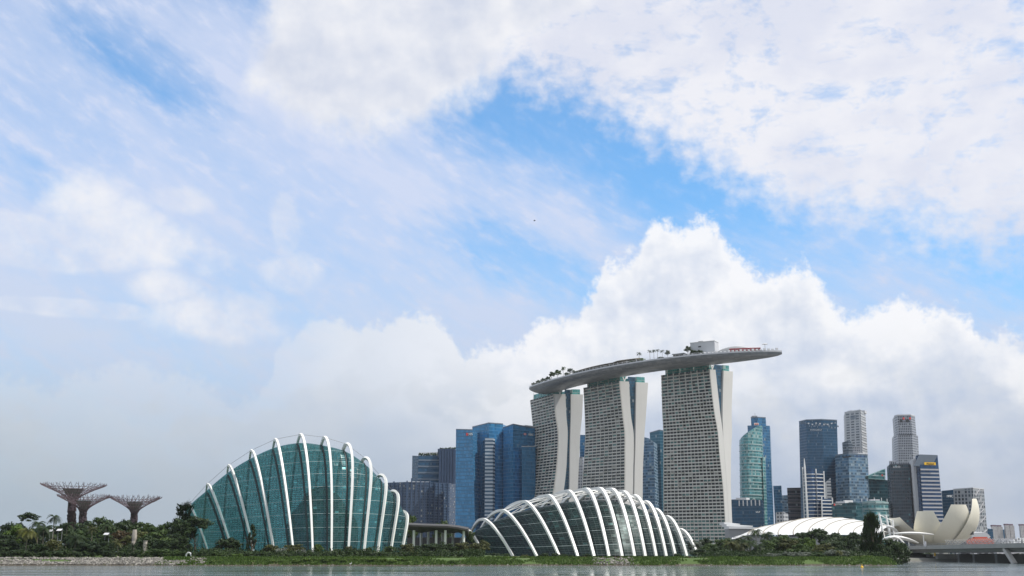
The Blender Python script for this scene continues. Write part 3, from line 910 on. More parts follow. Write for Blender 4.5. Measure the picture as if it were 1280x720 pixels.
# ------------------------------------------------------------------ the two glass conservatories
def dome_glass(name, a, b_, frame, bw, bh, metal, tint, pale, tz0, tz1, see, clear, rough):
    m, t, b = new_mat(name)
    u, v = uvs(t)
    U, V = u / bw, v / bh
    iu, iv = U._m('FLOOR'), V._m('FLOOR'); fu, fv = U._m('FRACT'), V._m('FRACT')
    r, rc = white(t, iu, iv); r2, _ = white(t, iu, iv, 5.0)
    n = fbm(t, geo_pos(t), 0.06, 4.0, 0.6, dim='3D')
    c = mixc(t, (r * tint + n * 0.5).clamp(), a, b_)
    c = mixc(t, r2._m('GREATER_THAN', 1 - pale) * 0.7, c, sc(b_, 2.4))
    line = fu._m('LESS_THAN', 0.08).mx(fv._m('LESS_THAN', 0.16)); rail = (iv / 6.0)._m('FRACT')._m('LESS_THAN', 0.01) * fv._m('LESS_THAN', 0.16)
    c = mixc(t, line * 0.75, c, frame); c = mixc(t, rail, c, (0.30, 0.36, 0.36))
    t.links.new(c, b.inputs['Base Color'])
    set_in(t, b, 'Metallic', (1.0 - line) * metal); set_in(t, b, 'Roughness', line * 0.2 + rough)
    b.inputs['Specular IOR Level'].default_value = 0.6
    ge = t.nodes.new('ShaderNodeNewGeometry')
    vm = t.nodes.new('ShaderNodeVectorMath'); vm.operation = 'SUBTRACT'; t.links.new(rc, vm.inputs[0]); vm.inputs[1].default_value = (0.5, 0.5, 0.5)
    vs = t.nodes.new('ShaderNodeVectorMath'); vs.operation = 'SCALE'; t.links.new(vm.outputs[0], vs.inputs[0]); zz = t.nodes.new('ShaderNodeSeparateXYZ'); t.links.new(geo_pos(t), zz.inputs[0])
    t.links.new((smooth(tz0, tz1, S(zz.outputs[2])) * 0.34 + 0.10).k, vs.inputs['Scale'])
    va = t.nodes.new('ShaderNodeVectorMath'); va.operation = 'ADD'; t.links.new(ge.outputs['Normal'], va.inputs[0]); t.links.new(vs.outputs[0], va.inputs[1])
    vn = t.nodes.new('ShaderNodeVectorMath'); vn.operation = 'NORMALIZE'; t.links.new(va.outputs[0], vn.inputs[0])
    t.links.new(vn.outputs[0], b.inputs['Normal'])
    # tinted panes one can partly see through
    tr = t.nodes.new('ShaderNodeBsdfTransparent'); tr.inputs[0].default_value = clear
    ms = t.nodes.new('ShaderNodeMixShader')
    t.links.new(((1.0 - line) * (see - r2 * 0.22)).k, ms.inputs[0])
    t.links.new(b.outputs[0], ms.inputs[1]); t.links.new(tr.outputs[0], ms.inputs[2]); t.links.new(ms.outputs[0], t.nodes['Material Output'].inputs[0])
    return m

M['rib_shade'] = plain('rib_shade_dark', (0.006, 0.02, 0.022), 0.5)  # near-black colour of the strips that paint rib shade on the glass
class Arch:
    def __init__(s, foot, apex, back, Yf, Ya, Yb, p=2.0, pb=2.0, zg=None):
        s.F = at(*foot, Yf); s.A = at(*apex, Ya); s.B = at(back[0], back[1], Yb)
        if zg is not None: s.F.z = s.B.z = zg
        s.p, s.pb = p, pb
    @staticmethod
    def mix(a, b, c, d, t):
        """Catmull-Rom between arches b and c"""
        o = Arch.__new__(Arch)
        f = lambda w, x, y, z: (x * 2 + (y - w) * t + (w * 2 - x * 5 + y * 4 - z) * t * t + (x * 3 - w - y * 3 + z) * t ** 3) * 0.5
        o.F, o.A, o.B = f(a.F, b.F, c.F, d.F), f(a.A, b.A, c.A, d.A), f(a.B, b.B, c.B, d.B)
        o.p, o.pb = b.p + (c.p - b.p) * t, b.pb + (c.pb - b.pb) * t; o.bulge = b.bulge + (c.bulge - b.bulge) * t
        return o
    bulge = 0.0; e = 0.09
    def at(s, u, inset=0.0, low=0.0):
        """u: -1 front foot, 0 crown, 1 back foot; inset pulls towards the middle of the span"""
        mid = s.F.lerp(s.B, 0.5); mid.z = s.F.z
        e = s.e
        if u < 0: P = s.A.lerp(s.F, -u); h = 1 - ((u * u + e * e) ** (s.p / 2) - e ** s.p) / ((1 + e * e) ** (s.p / 2) - e ** s.p)
        else: P = s.A.lerp(s.B, u); h = 1 - u ** s.pb
        g = s.F.z if u < 0 else s.B.z
        z = g + (s.A.z - g) * h
        P = Vector((P.x, P.y, z))
        if u < 0 and s.bulge: P.x += s.bulge * 4 * -u * (1 + u) * (1 + .35 * (1 + 2 * u))
        if inset:
            P.x += (mid.x - P.x) * inset; P.y += (mid.y - P.y) * inset; P.z = g + (z - g) * (1 - inset) - low
        return P

def conservatory(name, label, arches, ends, glass, rib_r, inset, low, rib_shade, rib_label, base, strut_n):
    root = thing(name, label, 'conservatory', base, 'glass conservatories on the waterfront')
    chain = [ends[0]] + arches + [ends[1]]
    rows = []; n = len(chain); NU = 40; dist = 0.0; us = [-1 + 2 * k / NU for k in range(NU + 1)]; prev = None; dists = []
    for i in range(n - 1):
        a, b, c, d = chain[max(i - 1, 0)], chain[i], chain[i + 1], chain[min(i + 2, n - 1)]
        for k in range(6 if i < n - 2 else 7):
            ar = Arch.mix(a, b, c, d, k / 6)
            row = [ar.at(u, inset, low) for u in us]
            if prev is not None: dist += (row[NU // 4] - prev[NU // 4]).length
            prev = row; dists.append(dist); rows.append(row)
    lens = []
    for row in rows:
        l = [0.0]
        for k in range(NU): l.append(l[-1] + (row[k + 1] - row[k]).length)
        lens.append(l)
    mb = MB(); mb.grid(rows, lambda a, b: (dists[a], lens[a][min(b, NU)]))
    mb.build('glass_shell', glass, root, True)
    for j, ar in enumerate(arches):
        pts = []; rad = []
        for k in range(49):
            u = -1 + 2 * k / 48; u = math.copysign(abs(u) ** 0.9, u)
            pts.append(ar.at(u)); rad.append(rib_r * (0.75 + 0.25 * (1 - abs(u))) * (0.72 + 0.28 * min(1, j / 7)))
        mb = MB(); mb.tube(pts, rad, 4, True, 1.0, math.pi / 4)
        rib = mb.build('rib', M['rib'], root)
        mb = MB()
        for k in range(1, strut_n + 1):
            u = -1 + 1.0 * k / (strut_n + 0.5)
            mb.tube([ar.at(u), ar.at(u, inset * 1.03, low)], 0.22, 5, False)
        mb.build('strut', M['white'], rib)
        f = ar.at(-1)
        mb = MB(); mb.box((f.x, f.y, f.z - 2.0), rib_r * 3.0, rib_r * 3.0, 2.6); mb.build('footing', M['lightgrey'], rib)
    # dark strips laid on the glass as the shade beside each rib
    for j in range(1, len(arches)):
        dlt = rib_shade * (0.5 + 1.3 * j / len(arches))
        if rib_shade <= 0: break
        a, b = arches[j - 1], arches[j]; ar = Arch.mix(arches[max(j - 2, 0)], a, b, arches[min(j + 1, len(arches) - 1)], 1 - dlt); ar2 = Arch.mix(arches[max(j - 2, 0)], a, b, arches[min(j + 1, len(arches) - 1)], 1 - dlt - rib_shade * 0.62)
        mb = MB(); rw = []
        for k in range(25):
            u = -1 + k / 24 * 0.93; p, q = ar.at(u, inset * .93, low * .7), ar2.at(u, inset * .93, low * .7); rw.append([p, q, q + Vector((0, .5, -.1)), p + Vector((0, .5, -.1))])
        mb.grid(rw, None, True); mb.build('rib_shade_strip', M['rib_shade'], root)
    # taut cables over the crown
    mb = MB()
    for j in range(len(arches) - 1):
        a, b = arches[j].at(0.0), arches[j + 1].at(0.0); mb.tube([a, b], 0.09, 4, False)
    mb.build('crown_cable', M['grey'], root)
    return root, rows

g1 = 4.6
CF = []
_d = [  # foot px, apex px/py, back px, Yf, Ya, Yb
    (261.5, 236, 630.5, 213, 590, 600, 632), (292, 259, 605, 252, 574, 588, 625), (318, 285.5, 581.5, 277, 562, 580, 622), (343, 314, 563, 303, 552, 573, 622), (367, 344, 549, 330, 545, 568, 622),
    (391, 375.5, 543, 358, 541, 565, 622), (414.5, 405.5, 546.5, 387, 541, 565, 622), (435.5, 433, 555, 413, 545, 568, 622), (455, 456, 572.5, 436, 552, 573, 620), (472, 475, 594, 451, 560, 578, 616), (488, 491, 614, 467, 569, 583, 612), (502, 503.5, 639.5, 486, 578, 588, 608)]
for fx, ax, ay, bx, yf, ya, yb in _d:
    CF.append(Arch((fx, 690), (ax, ay), (bx, 690), yf, ya, yb, 2.0, 2.3, g1))
for _i, _p in enumerate((1.2, 1.15, 1.2, 1.25, 1.3, 1.38, 1.45)): CF[_i].p = _p
for _i, _b in ((5, .6), (6, 1.2), (7, 2.2), (8, 2.9), (9, 3.2), (10, 3.0), (11, 2.4)): CF[_i].bulge = _b; CF[_i].p = 1.35 + _b * .25
cf_ends = (Arch((216, 690), (213, 684), (210, 690), 614, 618, 622, 2, 2, g1), Arch((509, 690), (508, 676), (500, 690), 588, 592, 600, 2, 2, g1))
M['cfglass'] = dome_glass('taller_conservatory_glass', (0.024, 0.100, 0.115), (0.075, 0.235, 0.245), (0.012, 0.03, 0.032), 1.9, 1.15, 0.58, 0.5, 0.012, 28.0, 58.0, 0.72, (0.42, 0.76, 0.76, 1), 0.13)
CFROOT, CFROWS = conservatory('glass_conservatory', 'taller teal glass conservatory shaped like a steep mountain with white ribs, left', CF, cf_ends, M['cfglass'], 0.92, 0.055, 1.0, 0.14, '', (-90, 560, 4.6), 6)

g2 = 3.3
FD = []
_d = [
    (604, 585, 663.5, 573, 640, 650, 662), (641, 603, 649, 581, 624, 646, 672), (671, 627, 638, 588, 612, 640, 682), (699, 655, 627, 598, 604, 636, 690), (722, 685, 619.5, 622, 600, 634, 694), (742.5, 710, 614, 648, 598, 633, 696),
    (761, 732.5, 611.5, 672, 598, 633, 696), (777.5, 748.5, 610.8, 692, 599, 633, 694), (793, 763.5, 611.8, 712, 602, 634, 690), (806.5, 778, 615, 732, 606, 635, 686), (820, 792, 620, 750, 611, 636, 680), (832.5, 806, 627.5, 768, 617, 638, 674),
    (844, 818, 637, 786, 624, 641, 668), (858, 832, 646, 806, 630, 645, 662), (872, 848, 662, 828, 634, 646, 656)]
for fx, ax, ay, bx, yf, ya, yb in _d:
    FD.append(Arch((fx, 695), (ax, ay), (bx, 695), yf, ya, yb, 1.45 + .7 * sstep(670, 800, ax), 2.2, g2)); FD[-1].e = .14
fd_ends = (Arch((571, 692), (569, 681), (567, 692), 654, 657, 662, 2, 2, g2), Arch((875, 696), (862, 688), (846, 696), 646, 650, 654, 2, 2, g2))
M['fdglass'] = dome_glass('lower_conservatory_glass', (0.003, 0.012, 0.014), (0.014, 0.046, 0.044), (0.015, 0.035, 0.035), 2.4, 1.5, 0.42, 0.45, 0.012, 22.0, 40.0, 0.58, (0.27, 0.50, 0.49, 1), 0.36)
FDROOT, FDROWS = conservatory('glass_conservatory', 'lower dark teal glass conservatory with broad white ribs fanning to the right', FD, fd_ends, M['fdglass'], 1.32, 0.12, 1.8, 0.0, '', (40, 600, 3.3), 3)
# white lattice of ridge frames above the lower glass shell
for j in range(2, 11):
    a, b = FD[j], FD[j + 1]; mb = MB()
    for k in range(5):
        u = -0.22 + 0.11 * k
        mb.tube([a.at(u, 0.02), b.at(u, 0.02)], 0.22, 5, False)
    for k in range(4):
        u = -0.22 + 0.11 * k
        mb.tube([a.at(u, 0.02), b.at(u + 0.11, 0.02)], 0.2, 5, False)
    mb.build('ridge_lattice', M['white'], FDROOT)

# what stands inside the glass
M['moss'] = foliage('mossy_mountain', (0.010, 0.020, 0.012), (0.04, 0.075, 0.035), 0.0, 0.0)
def mound(name, label, cat, px, Y, rx, ry, h, z0, seed, pw=1.0):
    x = at(px, 690, Y).x; mb = MB(); rows = []; rg = random.Random(seed)
    for i in range(19):
        f = i / 18; row = []
        for k in range(40):
            a = 2 * math.pi * k / 40; q = 1 + .30 * mnoise.noise((math.cos(a) * 1.6 + seed, math.sin(a) * 1.6, f * 4.0))
            r = (1 - f ** 1.6) ** pw * q; row.append((x + rx * r * math.cos(a), Y + ry * r * math.sin(a), z0 + h * f * (1 + .08 * mnoise.noise((k * .4, f * 5, seed)))))
        rows.append(row)
    mb.grid(rows, None, True, rg.random); tag(mb.build(name, M['moss'], None, False, (x, Y, z0)), label, cat)
mound('planted_mountain', 'dark planted mountain dimly seen inside the taller glass conservatory', 'indoor mountain', 400, 588, 20, 16, 34, 4.0, 3, .55)
mound('planted_terrace', 'dark planted terraces dimly seen inside the lower glass conservatory', 'indoor planting', 730, 650, 34, 16, 17, 3.0, 8, .45)
def floor_of(name, arches, label):
    mb = MB(); f = [a.F for a in arches]; b = [a.B for a in arches]
    for i in range(len(f) - 1): mb.quad([(f[i].x, f[i].y + 1.5, f[i].z + .3), (f[i + 1].x, f[i + 1].y + 1.5, f[i + 1].z + .3), (b[i + 1].x, b[i + 1].y - 1.5, b[i + 1].z + .3), (b[i].x, b[i].y - 1.5, b[i].z + .3)])
    mb.build('floor', M['dark'], name)
floor_of(CFROOT, CF, ''); floor_of(FDROOT, FD, '')
# ------------------------------------------------------------------ open pavilion between the two
p = at(545, 690, 640)
pavr = thing('event_pavilion', 'dark open pavilion with a folded flat roof on white columns between the two conservatories', 'pavilion', (p.x, p.y, 3.6))
top = [(507, 655.5), (524, 656.5), (541, 657), (559, 657.5), (572, 659), (585, 661.5)]
mb = MB(); rows = []
for i, (px, py) in enumerate(top):
    a = at(px, py, 628); z = a.z; dz = 2.2 if i % 2 else 0.9
    rows.append([Vector((a.x, 626, z)), Vector((a.x - 1, 655, z + 1.6)), Vector((a.x, 690, z + 0.8)), Vector((a.x, 690, z - 0.6)), Vector((a.x, 640, z - dz - 1.8)), Vector((a.x, 626, z - 0.9))])
mb.grid(rows, None, True); mb.quad(rows[0][::-1]); mb.quad(rows[-1])
mb.build('roof', plain('dark_folded_roof', (0.06, 0.058, 0.055), 0.7, vary=0.3, scale=0.2), pavr)
for px, Y in ((517, 632), (535, 660), (545, 632), (556.5, 630), (566, 660), (579.5, 630), (526, 672), (553, 676)):
    a = at(px, 690, Y); mb = MB(); mb.tube([(a.x, Y, 3.0), (a.x, Y, 17.2)], 0.7, 10); mb.build('column', M['white'], pavr)
a, b = at(527, 690, 650), at(574, 690, 650)
mb = MB(); mb.box(((a.x + b.x) / 2, 652, 3.0), b.x - a.x, 2.0, 3.4); mb.build('parapet', M['lightgrey'], pavr)
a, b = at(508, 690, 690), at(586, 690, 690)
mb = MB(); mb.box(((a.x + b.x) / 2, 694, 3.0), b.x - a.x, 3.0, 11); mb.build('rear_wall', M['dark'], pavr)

# ------------------------------------------------------------------ steel garden trees
M['treesteel'] = plain('plum_steel', (0.105, 0.070, 0.082), 0.5, vary=0.25, scale=0.4)
M['treeskin'] = foliage('planted_trunk', (0.016, 0.016, 0.012), (0.06, 0.035, 0.036), 0.0, 0.0)
M['cup'] = plain('grey_green_cup', (0.13, 0.135, 0.12), 0.8, vary=0.2)
def steel_tree(label, pxc, Y, pyrim, half, pyneck, r0, tx, seed):
    rng = random.Random(seed)
    c = at(pxc, pyrim, Y); zr = c.z; zn = at(pxc, pyneck, Y).z; xt = at(tx, 690, Y).x
    Rr = half / FPX * (Y * _c + (zr - 5.5) * _s)
    root = thing('steel_garden_tree', label, 'garden tower', (xt, Y, 3.5), 'steel garden trees above the park')
    cen = lambda z: Vector((xt + (c.x - xt) * sstep(3, zn, z), Y, z))
    # planted concrete core
    mb = MB(); rows = []
    for i in range(15):
        z = 3.0 + (zn + 2 - 3.0) * i / 14; q = cen(z)
        rows.append([q + Vector((r0 * (1.25 - 0.25 * i / 14) * math.cos(a), r0 * (1.25 - 0.25 * i / 14) * math.sin(a), 0)) for a in [2 * math.pi * k / 14 for k in range(14)]])
    mb.grid(rows, None, True, rng.random)
    for _ in range(900):
        z = rng.uniform(3, zn + 1); a = rng.uniform(0, 6.283); q = cen(z); rr = r0 * (1.3 - 0.25 * (z - 3) / (zn - 3)) + rng.uniform(0, .35)
        p0 = q + Vector((rr * math.cos(a), rr * math.sin(a), 0)); w = rng.uniform(.3, .7)
        t1 = Vector((-math.sin(a), math.cos(a), rng.uniform(-.5, .5))) * w; t2 = Vector((math.cos(a) * .4, math.sin(a) * .4, 1)) * w
        mb.quad([p0 - t1 - t2, p0 + t1 - t2, p0 + t1 + t2, p0 - t1 + t2], None, rng.random())
    mb.build('trunk', M['treeskin'], root)
    # inner cup
    mb = MB(); rows = []
    for i in range(9):
        f = i / 8; z = zn + (zr - 2.6 - zn) * f; r = r0 * 0.9 + (Rr * 0.34 - r0) * f ** 1.3
        rows.append([Vector((c.x + r * math.cos(a), Y + r * math.sin(a), z)) for a in [2 * math.pi * k / 24 for k in range(24)]])
    mb.grid(rows, None, True); mb.quad(rows[-1]); mb.build('cup', M['cup'], root)
    H = zr - zn
    prof = lambda f: (r0 * 1.1 + (Rr - r0 * 1.1) * f, zn + H * (0.72 * f ** 0.5 + 0.28 * f ** 1.2) - (1 - f) * 0.0)
    for k in range(30):
        a = 2 * math.pi * (k + 0.3 * rng.random()) / 30
        mb = MB(); pts = [cen(zn - 6) + Vector((r0 * 1.24 * math.cos(a), r0 * 1.24 * math.sin(a), 0)), cen(zn - 3) + Vector((r0 * 1.16 * math.cos(a), r0 * 1.16 * math.sin(a), 0))]
        for i in range(8):
            r, z = prof(i / 11); pts.append(Vector((c.x + r * math.cos(a), Y + r * math.sin(a), z)))
        mb.tube(pts, [0.20 - 0.009 * i for i in range(len(pts))], 4, False)
        for sgn in (-1, 1):
            q = [pts[-1]]
            for i in range(8, 12):
                r, z = prof(i / 11); aa = a + sgn * 0.085 * ((i - 7) / 4) ** 0.8; q.append(Vector((c.x + r * math.cos(aa), Y + r * math.sin(aa), z + rng.uniform(-.2, .5))))
            mb.tube(q, 0.14, 4, False)
            # upright twig tips at the rim
            e = q[-1]; mb.tube([q[-2], q[-2] + Vector((rng.uniform(-.8, .8), rng.uniform(-.8, .8), rng.uniform(1.0, 2.0)))], 0.11, 4, False)
            mb.tube([e, e + Vector((0.5 * math.cos(a), 0.5 * math.sin(a), .7))], 0.1, 4, False)
        r, z = prof(5 / 11); p1 = Vector((c.x + r * math.cos(a), Y + r * math.sin(a), z)); r, z = prof(7.5 / 11); a2 = a + .17; p2 = Vector((c.x + r * math.cos(a2), Y + r * math.sin(a2), z))
        mb.tube([p1, p2], 0.12, 4, False)
        mb.build('branch', M['treesteel'], root)
    mb = MB()
    for f in (0.25, 0.45, 0.64, 0.8):
        r, z = prof(f); ring = [Vector((c.x + r * math.cos(a), Y + r * math.sin(a), z)) for a in [2 * math.pi * k / 48 for k in range(49)]]
        mb.tube(ring, 0.13, 4, False)
    mb.build('hoop', M['treesteel'], root)
    return root
steel_tree('tallest plum steel garden tree with a wide flared canopy and thick planted trunk', 92.3, 735, 606.5, 38.5, 627, 2.1, 89.5, 1)
steel_tree('shorter steel garden tree standing just right of the tallest one and overlapping it', 105.5, 700, 620.5, 31.5, 640, 1.75, 103.8, 2)
steel_tree('steel garden tree standing alone, rightmost of the three flared canopies', 169.3, 715, 622.5, 31, 642, 1.65, 166.5, 3)

# ------------------------------------------------------------------ the skyline behind
GZ = 2.0
def block(name, mat, root, top, back=40.0, bot=None, z0=GZ, roof=None, flat=None):
    """upright block with measured top corners (px, py, Y), left to right as seen; bot: px of the same corners near the ground"""
    P = [at(*c) for c in top]
    if flat is not None:
        for p in P: p.z = flat
    B = [Vector((p.x, p.y, z0)) for p in P]
    if bot:
        for i, px in enumerate(bot):
            if px is not None: B[i].x = at(px, 685, top[i][2]).x
    n = len(P)
    ext = lambda L: L + [Vector((L[-1].x + (back * 0.25 if L is P or True else 0), L[-1].y + back, L[-1].z)), Vector((L[0].x + back * 0.25, L[0].y + back, L[0].z))]
    P, B = ext(P), ext(B); m = len(P)
    mb = MB(); u = 0.0
    for i in range(m):
        j = (i + 1) % m; L = (Vector((P[j].x, P[j].y, 0)) - Vector((P[i].x, P[i].y, 0))).length
        mb.quad([B[i], B[j], P[j], P[i]], [(u, B[i].z), (u + L, B[j].z), (u + L, P[j].z), (u, P[i].z)]); u += L
    o = mb.build(name, mat, root)
    mb = MB(); mb.quad(P); mb.build('roof', roof or M['grey'], root)
    wd = (P[n - 1] - P[0]).length
    if wd > 28 and back >= 26:
        rq = random.Random(int(abs(P[0].x) * 7)); c0 = P[0].lerp(P[n - 1], rq.uniform(.35, .6)); dd = (P[n - 1] - P[0]); an = math.atan2(dd.y, dd.x); zt = min(p.z for p in P)
        mb = MB(); mb.box((c0.x + 3, c0.y + back * .4, zt - 1), wd * rq.uniform(.3, .45), back * .3, rq.uniform(4, 5.5), an); mb.build('roof_plant', M['lightgrey'], root)
        for k in range(3):
            c1 = P[0].lerp(P[n - 1], rq.uniform(.12, .88)); mb = MB(); mb.box((c1.x, c1.y + 6, zt - .5), rq.uniform(1.5, 4), 3, rq.uniform(1.5, 3.0), an); mb.build('roof_unit', M['grey'], root)
    return P, B
def tower(label, cat='tower', name='office_tower', group='city towers on the skyline', ref=(0, 0, 0)):
    return thing(name, label, cat, (ref[0], ref[1], GZ), group)
def ref(px, Y): p = at(px, 690, Y); return (p.x, Y, GZ)
def parapet(root, P, n, h, mat, w=0.6, name='parapet'):
    mb = MB()
    for i in range(n - 1): mb.beam(P[i] + Vector((0, 0, h / 2)), P[i + 1] + Vector((0, 0, h / 2)), w, h)
    return mb.build(name, mat, root)
def ledges(root, P, B, n, z0, step, mat, h=1.2, out=0.8, z1=None, name='floor_band'):
    """real bands running round the visible faces, one part per storey"""
    z = z0; top = min(p.z for p in P[:n]) if z1 is None else z1
    while z < top - 1:
        mb = MB()
        for i in range(n - 1):
            f = lambda k: B[k].lerp(P[k], (z - B[k].z) / (P[k].z - B[k].z))
            a, b = f(i), f(i + 1); d = (b - a); d.z = 0; d.normalize(); o = Vector((d.y, -d.x, 0)) * out
            q = [a + o, b + o, b + o + Vector((0, 0, h)), a + o + Vector((0, 0, h))]
            mb.quad(q); mb.quad([q[3], q[2], b + Vector((0, 0, h)), a + Vector((0, 0, h))]); mb.quad([a, b, q[1], q[0]]); mb.quad([q[1], b, b + Vector((0, 0, h)), q[2]]); mb.quad([a, q[0], q[3], a + Vector((0, 0, h))])
        mb.build(name, mat, root); z += step
def fins(root, a, b, za, zb, n, mat, w=1.0, d=1.2, rng=None, name='fin'):
    """upright fins between ground points a and b"""
    a, b = Vector(a), Vector(b); t = (b - a); t.z = 0; t.normalize(); o = Vector((t.y, -t.x, 0)); ang = math.atan2(t.y, t.x)
    for i in range(n):
        p = a.lerp(b, (i + .5) / n) + o * d * .45; h = (zb(i) if callable(zb) else zb)
        mb = MB(); mb.box((p.x, p.y, za), w, d, h - za, ang); mb.build(name, mat, root)
def bars(root, px, py, Y, w, h, n, mat, right=(1, 0), name='lettering', seed=0, out=1.2):
    """a run of small blurred letter strokes"""
    rng = random.Random(seed + int(px)); c = at(px, py, Y); r = Vector((right[0], right[1], 0)).normalized(); o = Vector((r.y, -r.x, 0))
    mb = MB(); ang = math.atan2(r.y, r.x)
    for i in range(n):
        p = c + r * (w * ((i + .5) / n - .5)) + o * out; lh = h * rng.uniform(.65, 1.0)
        mb.box((p.x, p.y, p.z - lh / 2), w / n * .3, .4, lh, ang); mb.box((p.x + r.x * w / n * .25, p.y + r.y * w / n * .25, p.z + rng.choice((-.45, 0, .35)) * lh), w / n * .5, .4, h * .18, ang)
    return mb.build(name, mat, root)
def facedir(P, i): d = P[i + 1] - P[i]; return (d.x, d.y)
def onface(P, i, f, z, out=1.0):
    p = P[i].lerp(P[i + 1], f); d = P[i + 1] - P[i]; d.z = 0; d.normalize(); return Vector((p.x + d.y * out, p.y - d.x * out, z))

BLUE = curtain('blue_glass', (0.060, 0.235, 0.44), (0.05, 0.175, 0.32), 4.4, 1.6, 0.24, 0.05, 0.22, 0.10, 0.35, 0.02, (0.10, 0.2, 0.33), tilt=0.03)
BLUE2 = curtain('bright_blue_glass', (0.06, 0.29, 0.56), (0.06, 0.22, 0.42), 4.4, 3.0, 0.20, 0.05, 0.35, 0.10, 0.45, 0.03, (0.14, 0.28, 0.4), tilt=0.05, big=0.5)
NAVY = curtain('navy_glass', (0.018, 0.080, 0.155), (0.024, 0.074, 0.13), 4.0, 1.5, 0.26, 0.12, 0.3, 0.15, 0.35, 0.01, (0.12, 0.16, 0.2), tilt=0.03)
SLATE = curtain('slate_apartment_wall', (0.03, 0.065, 0.12), (0.048, 0.085, 0.15), 3.4, 2.6, 0.38, 0.34, 0.5, 0.2, 0.2, 0.07, (0.42, 0.42, 0.38), tilt=0.05, frame=(0.04, 0.065, 0.11))
GREYBAND = curtain('grey_band_glass', (0.05, 0.075, 0.10), (0.16, 0.19, 0.23), 4.2, 3.0, 0.42, 0.05, 0.4, 0.12, 0.4, 0.05, tilt=0.04)
TEAL = curtain('teal_glass', (0.075, 0.25, 0.27), (0.22, 0.36, 0.36), 4.1, 2.2, 0.30, 0.10, 0.45, 0.12, 0.35, 0.10, (0.35, 0.45, 0.44), tilt=0.06)
DTEAL = curtain('dark_teal_glass', (0.02, 0.085, 0.105), (0.026, 0.082, 0.10), 4.2, 2.6, 0.30, 0.08, 0.5, 0.12, 0.35, 0.05, (0.12, 0.25, 0.26), tilt=0.04)
MBLUE = curtain('mid_blue_glass', (0.035, 0.15, 0.29), (0.05, 0.15, 0.25), 4.0, 2.4, 0.25, 0.08, 0.35, 0.12, 0.4, 0.04, tilt=0.05)
CHECK = curtain('chequered_blue_grey_glass', (0.10, 0.19, 0.28), (0.16, 0.235, 0.31), 4.0, 3.4, 0.34, 0.10, 0.6, 0.15, 0.35, 0.16, (0.28, 0.36, 0.40), tilt=0.07)
PALE = curtain('pale_stone_grid', (0.05, 0.065, 0.085), (0.42, 0.44, 0.46), 4.1, 3.6, 0.52, 0.42, 0.5, 0.2, 0.15, 0.1, frame=(0.44, 0.455, 0.47))
PALE2 = curtain('pale_stone_strip', (0.10, 0.12, 0.15), (0.46, 0.475, 0.49), 4.1, 9.0, 0.55, 0.32, 0.4, 0.25, 0.15, 0.1, frame=(0.48, 0.49, 0.50))
OCTO = curtain('grey_tile_grid', (0.05, 0.065, 0.09), (0.27, 0.29, 0.33), 3.9, 2.8, 0.42, 0.42, 0.4, 0.2, 0.2, 0.06, frame=(0.29, 0.31, 0.345))
DARKT = curtain('dark_office_wall', (0.02, 0.045, 0.06), (0.045, 0.055, 0.075), 4.0, 2.6, 0.42, 0.30, 0.7, 0.2, 0.25, 0.03, (0.09, 0.26, 0.28), tilt=0.05, frame=(0.04, 0.05, 0.068))
BANDED = curtain('blue_glass_between_bands', (0.025, 0.075, 0.17), (0.03, 0.07, 0.14), 4.6, 3.0, 0.2, 0.05, 0.3, 0.12, 0.4, 0.02, tilt=0.03)
STRIPE = curtain('white_striped_wall', (0.03, 0.08, 0.14), (0.42, 0.48, 0.54), 4.4, 40.0, 0.5, 0.0, 0.2, 0.2, 0.3, 0.0)
BROWN = curtain('brown_band_wall', (0.045, 0.06, 0.08), (0.16, 0.14, 0.15), 4.6, 3.0, 0.36, 0.1, 0.4, 0.2, 0.3, 0.08)
LATT = curtain('grey_lattice_wall', (0.07, 0.09, 0.11), (0.30, 0.32, 0.34), 4.6, 4.2, 0.34, 0.40, 0.8, 0.2, 0.25, 0.25, (0.4, 0.42, 0.42), frame=(0.33, 0.345, 0.36))
FLATS = curtain('distant_flats', (0.16, 0.17, 0.19), (0.50, 0.48, 0.47), 3.0, 3.2, 0.5, 0.4, 0.4, 0.4, 0.0, 0.1, frame=(0.52, 0.5, 0.49))

# A low dark residential slab with ragged top
t = tower('long low slate apartment slab with a ragged finned top, right of the taller conservatory', 'apartments', 'apartment_block', ref=ref(520, 1450))
P, B = block('facade', SLATE, t, [(480, 603.5, 1470), (506, 602.5, 1440), (534, 602.5, 1445), (562, 604, 1490)])
_r = random.Random(4)
for i in range(3):
    fins(t, B[i], B[i + 1], GZ, lambda k: P[0].z + _r.uniform(-1.5, 4.5), 5, M['slatefin'] if 'slatefin' in M else M.setdefault('slatefin', plain('slate_fin', (0.045, 0.080, 0.145), 0.7, vary=0.25, scale=0.1)), 1.6, 1.2)
# B tower with a roof garden
t = tower('dark blue tower with grey bands and a trellised roof garden, behind the low slate slab', ref=ref(540, 1540))
P, B = block('facade', NAVY, t, [(515.4, 569.5, 1560), (523, 569.8, 1540), (549, 569.0, 1545)])
ledges(t, P[1:3], B[1:3], 2, P[1].z - 100, 8.5, M['lightgrey'] if False else M.setdefault('bluegrey', plain('blue_grey_panel', (0.16, 0.20, 0.25), 0.5)), 1.6, 0.6)
mb = MB()
for i in range(8):
    a = P[1].lerp(P[2], i / 7) + Vector((0, 4, 0)); mb.beam(a, a + Vector((0, 0, 4.5)), .35)
mb.beam(P[1] + Vector((0, 4, 4.4)), P[2] + Vector((0, 4, 4.4)), .5); mb.beam(P[1] + Vector((0, 9, 4.4)), P[2] + Vector((0, 9, 4.4)), .5)
mb.build('trellis', M['lightgrey'], t)
P2, B2 = block('rear_wing', NAVY, t, [(549.2, 563.5, 1535), (569.8, 562.0, 1530)])
fins(t, B2[0], B2[1], GZ, P2[0].z + 2.5, 6, M['slatefin'], 3.2, 2.5)
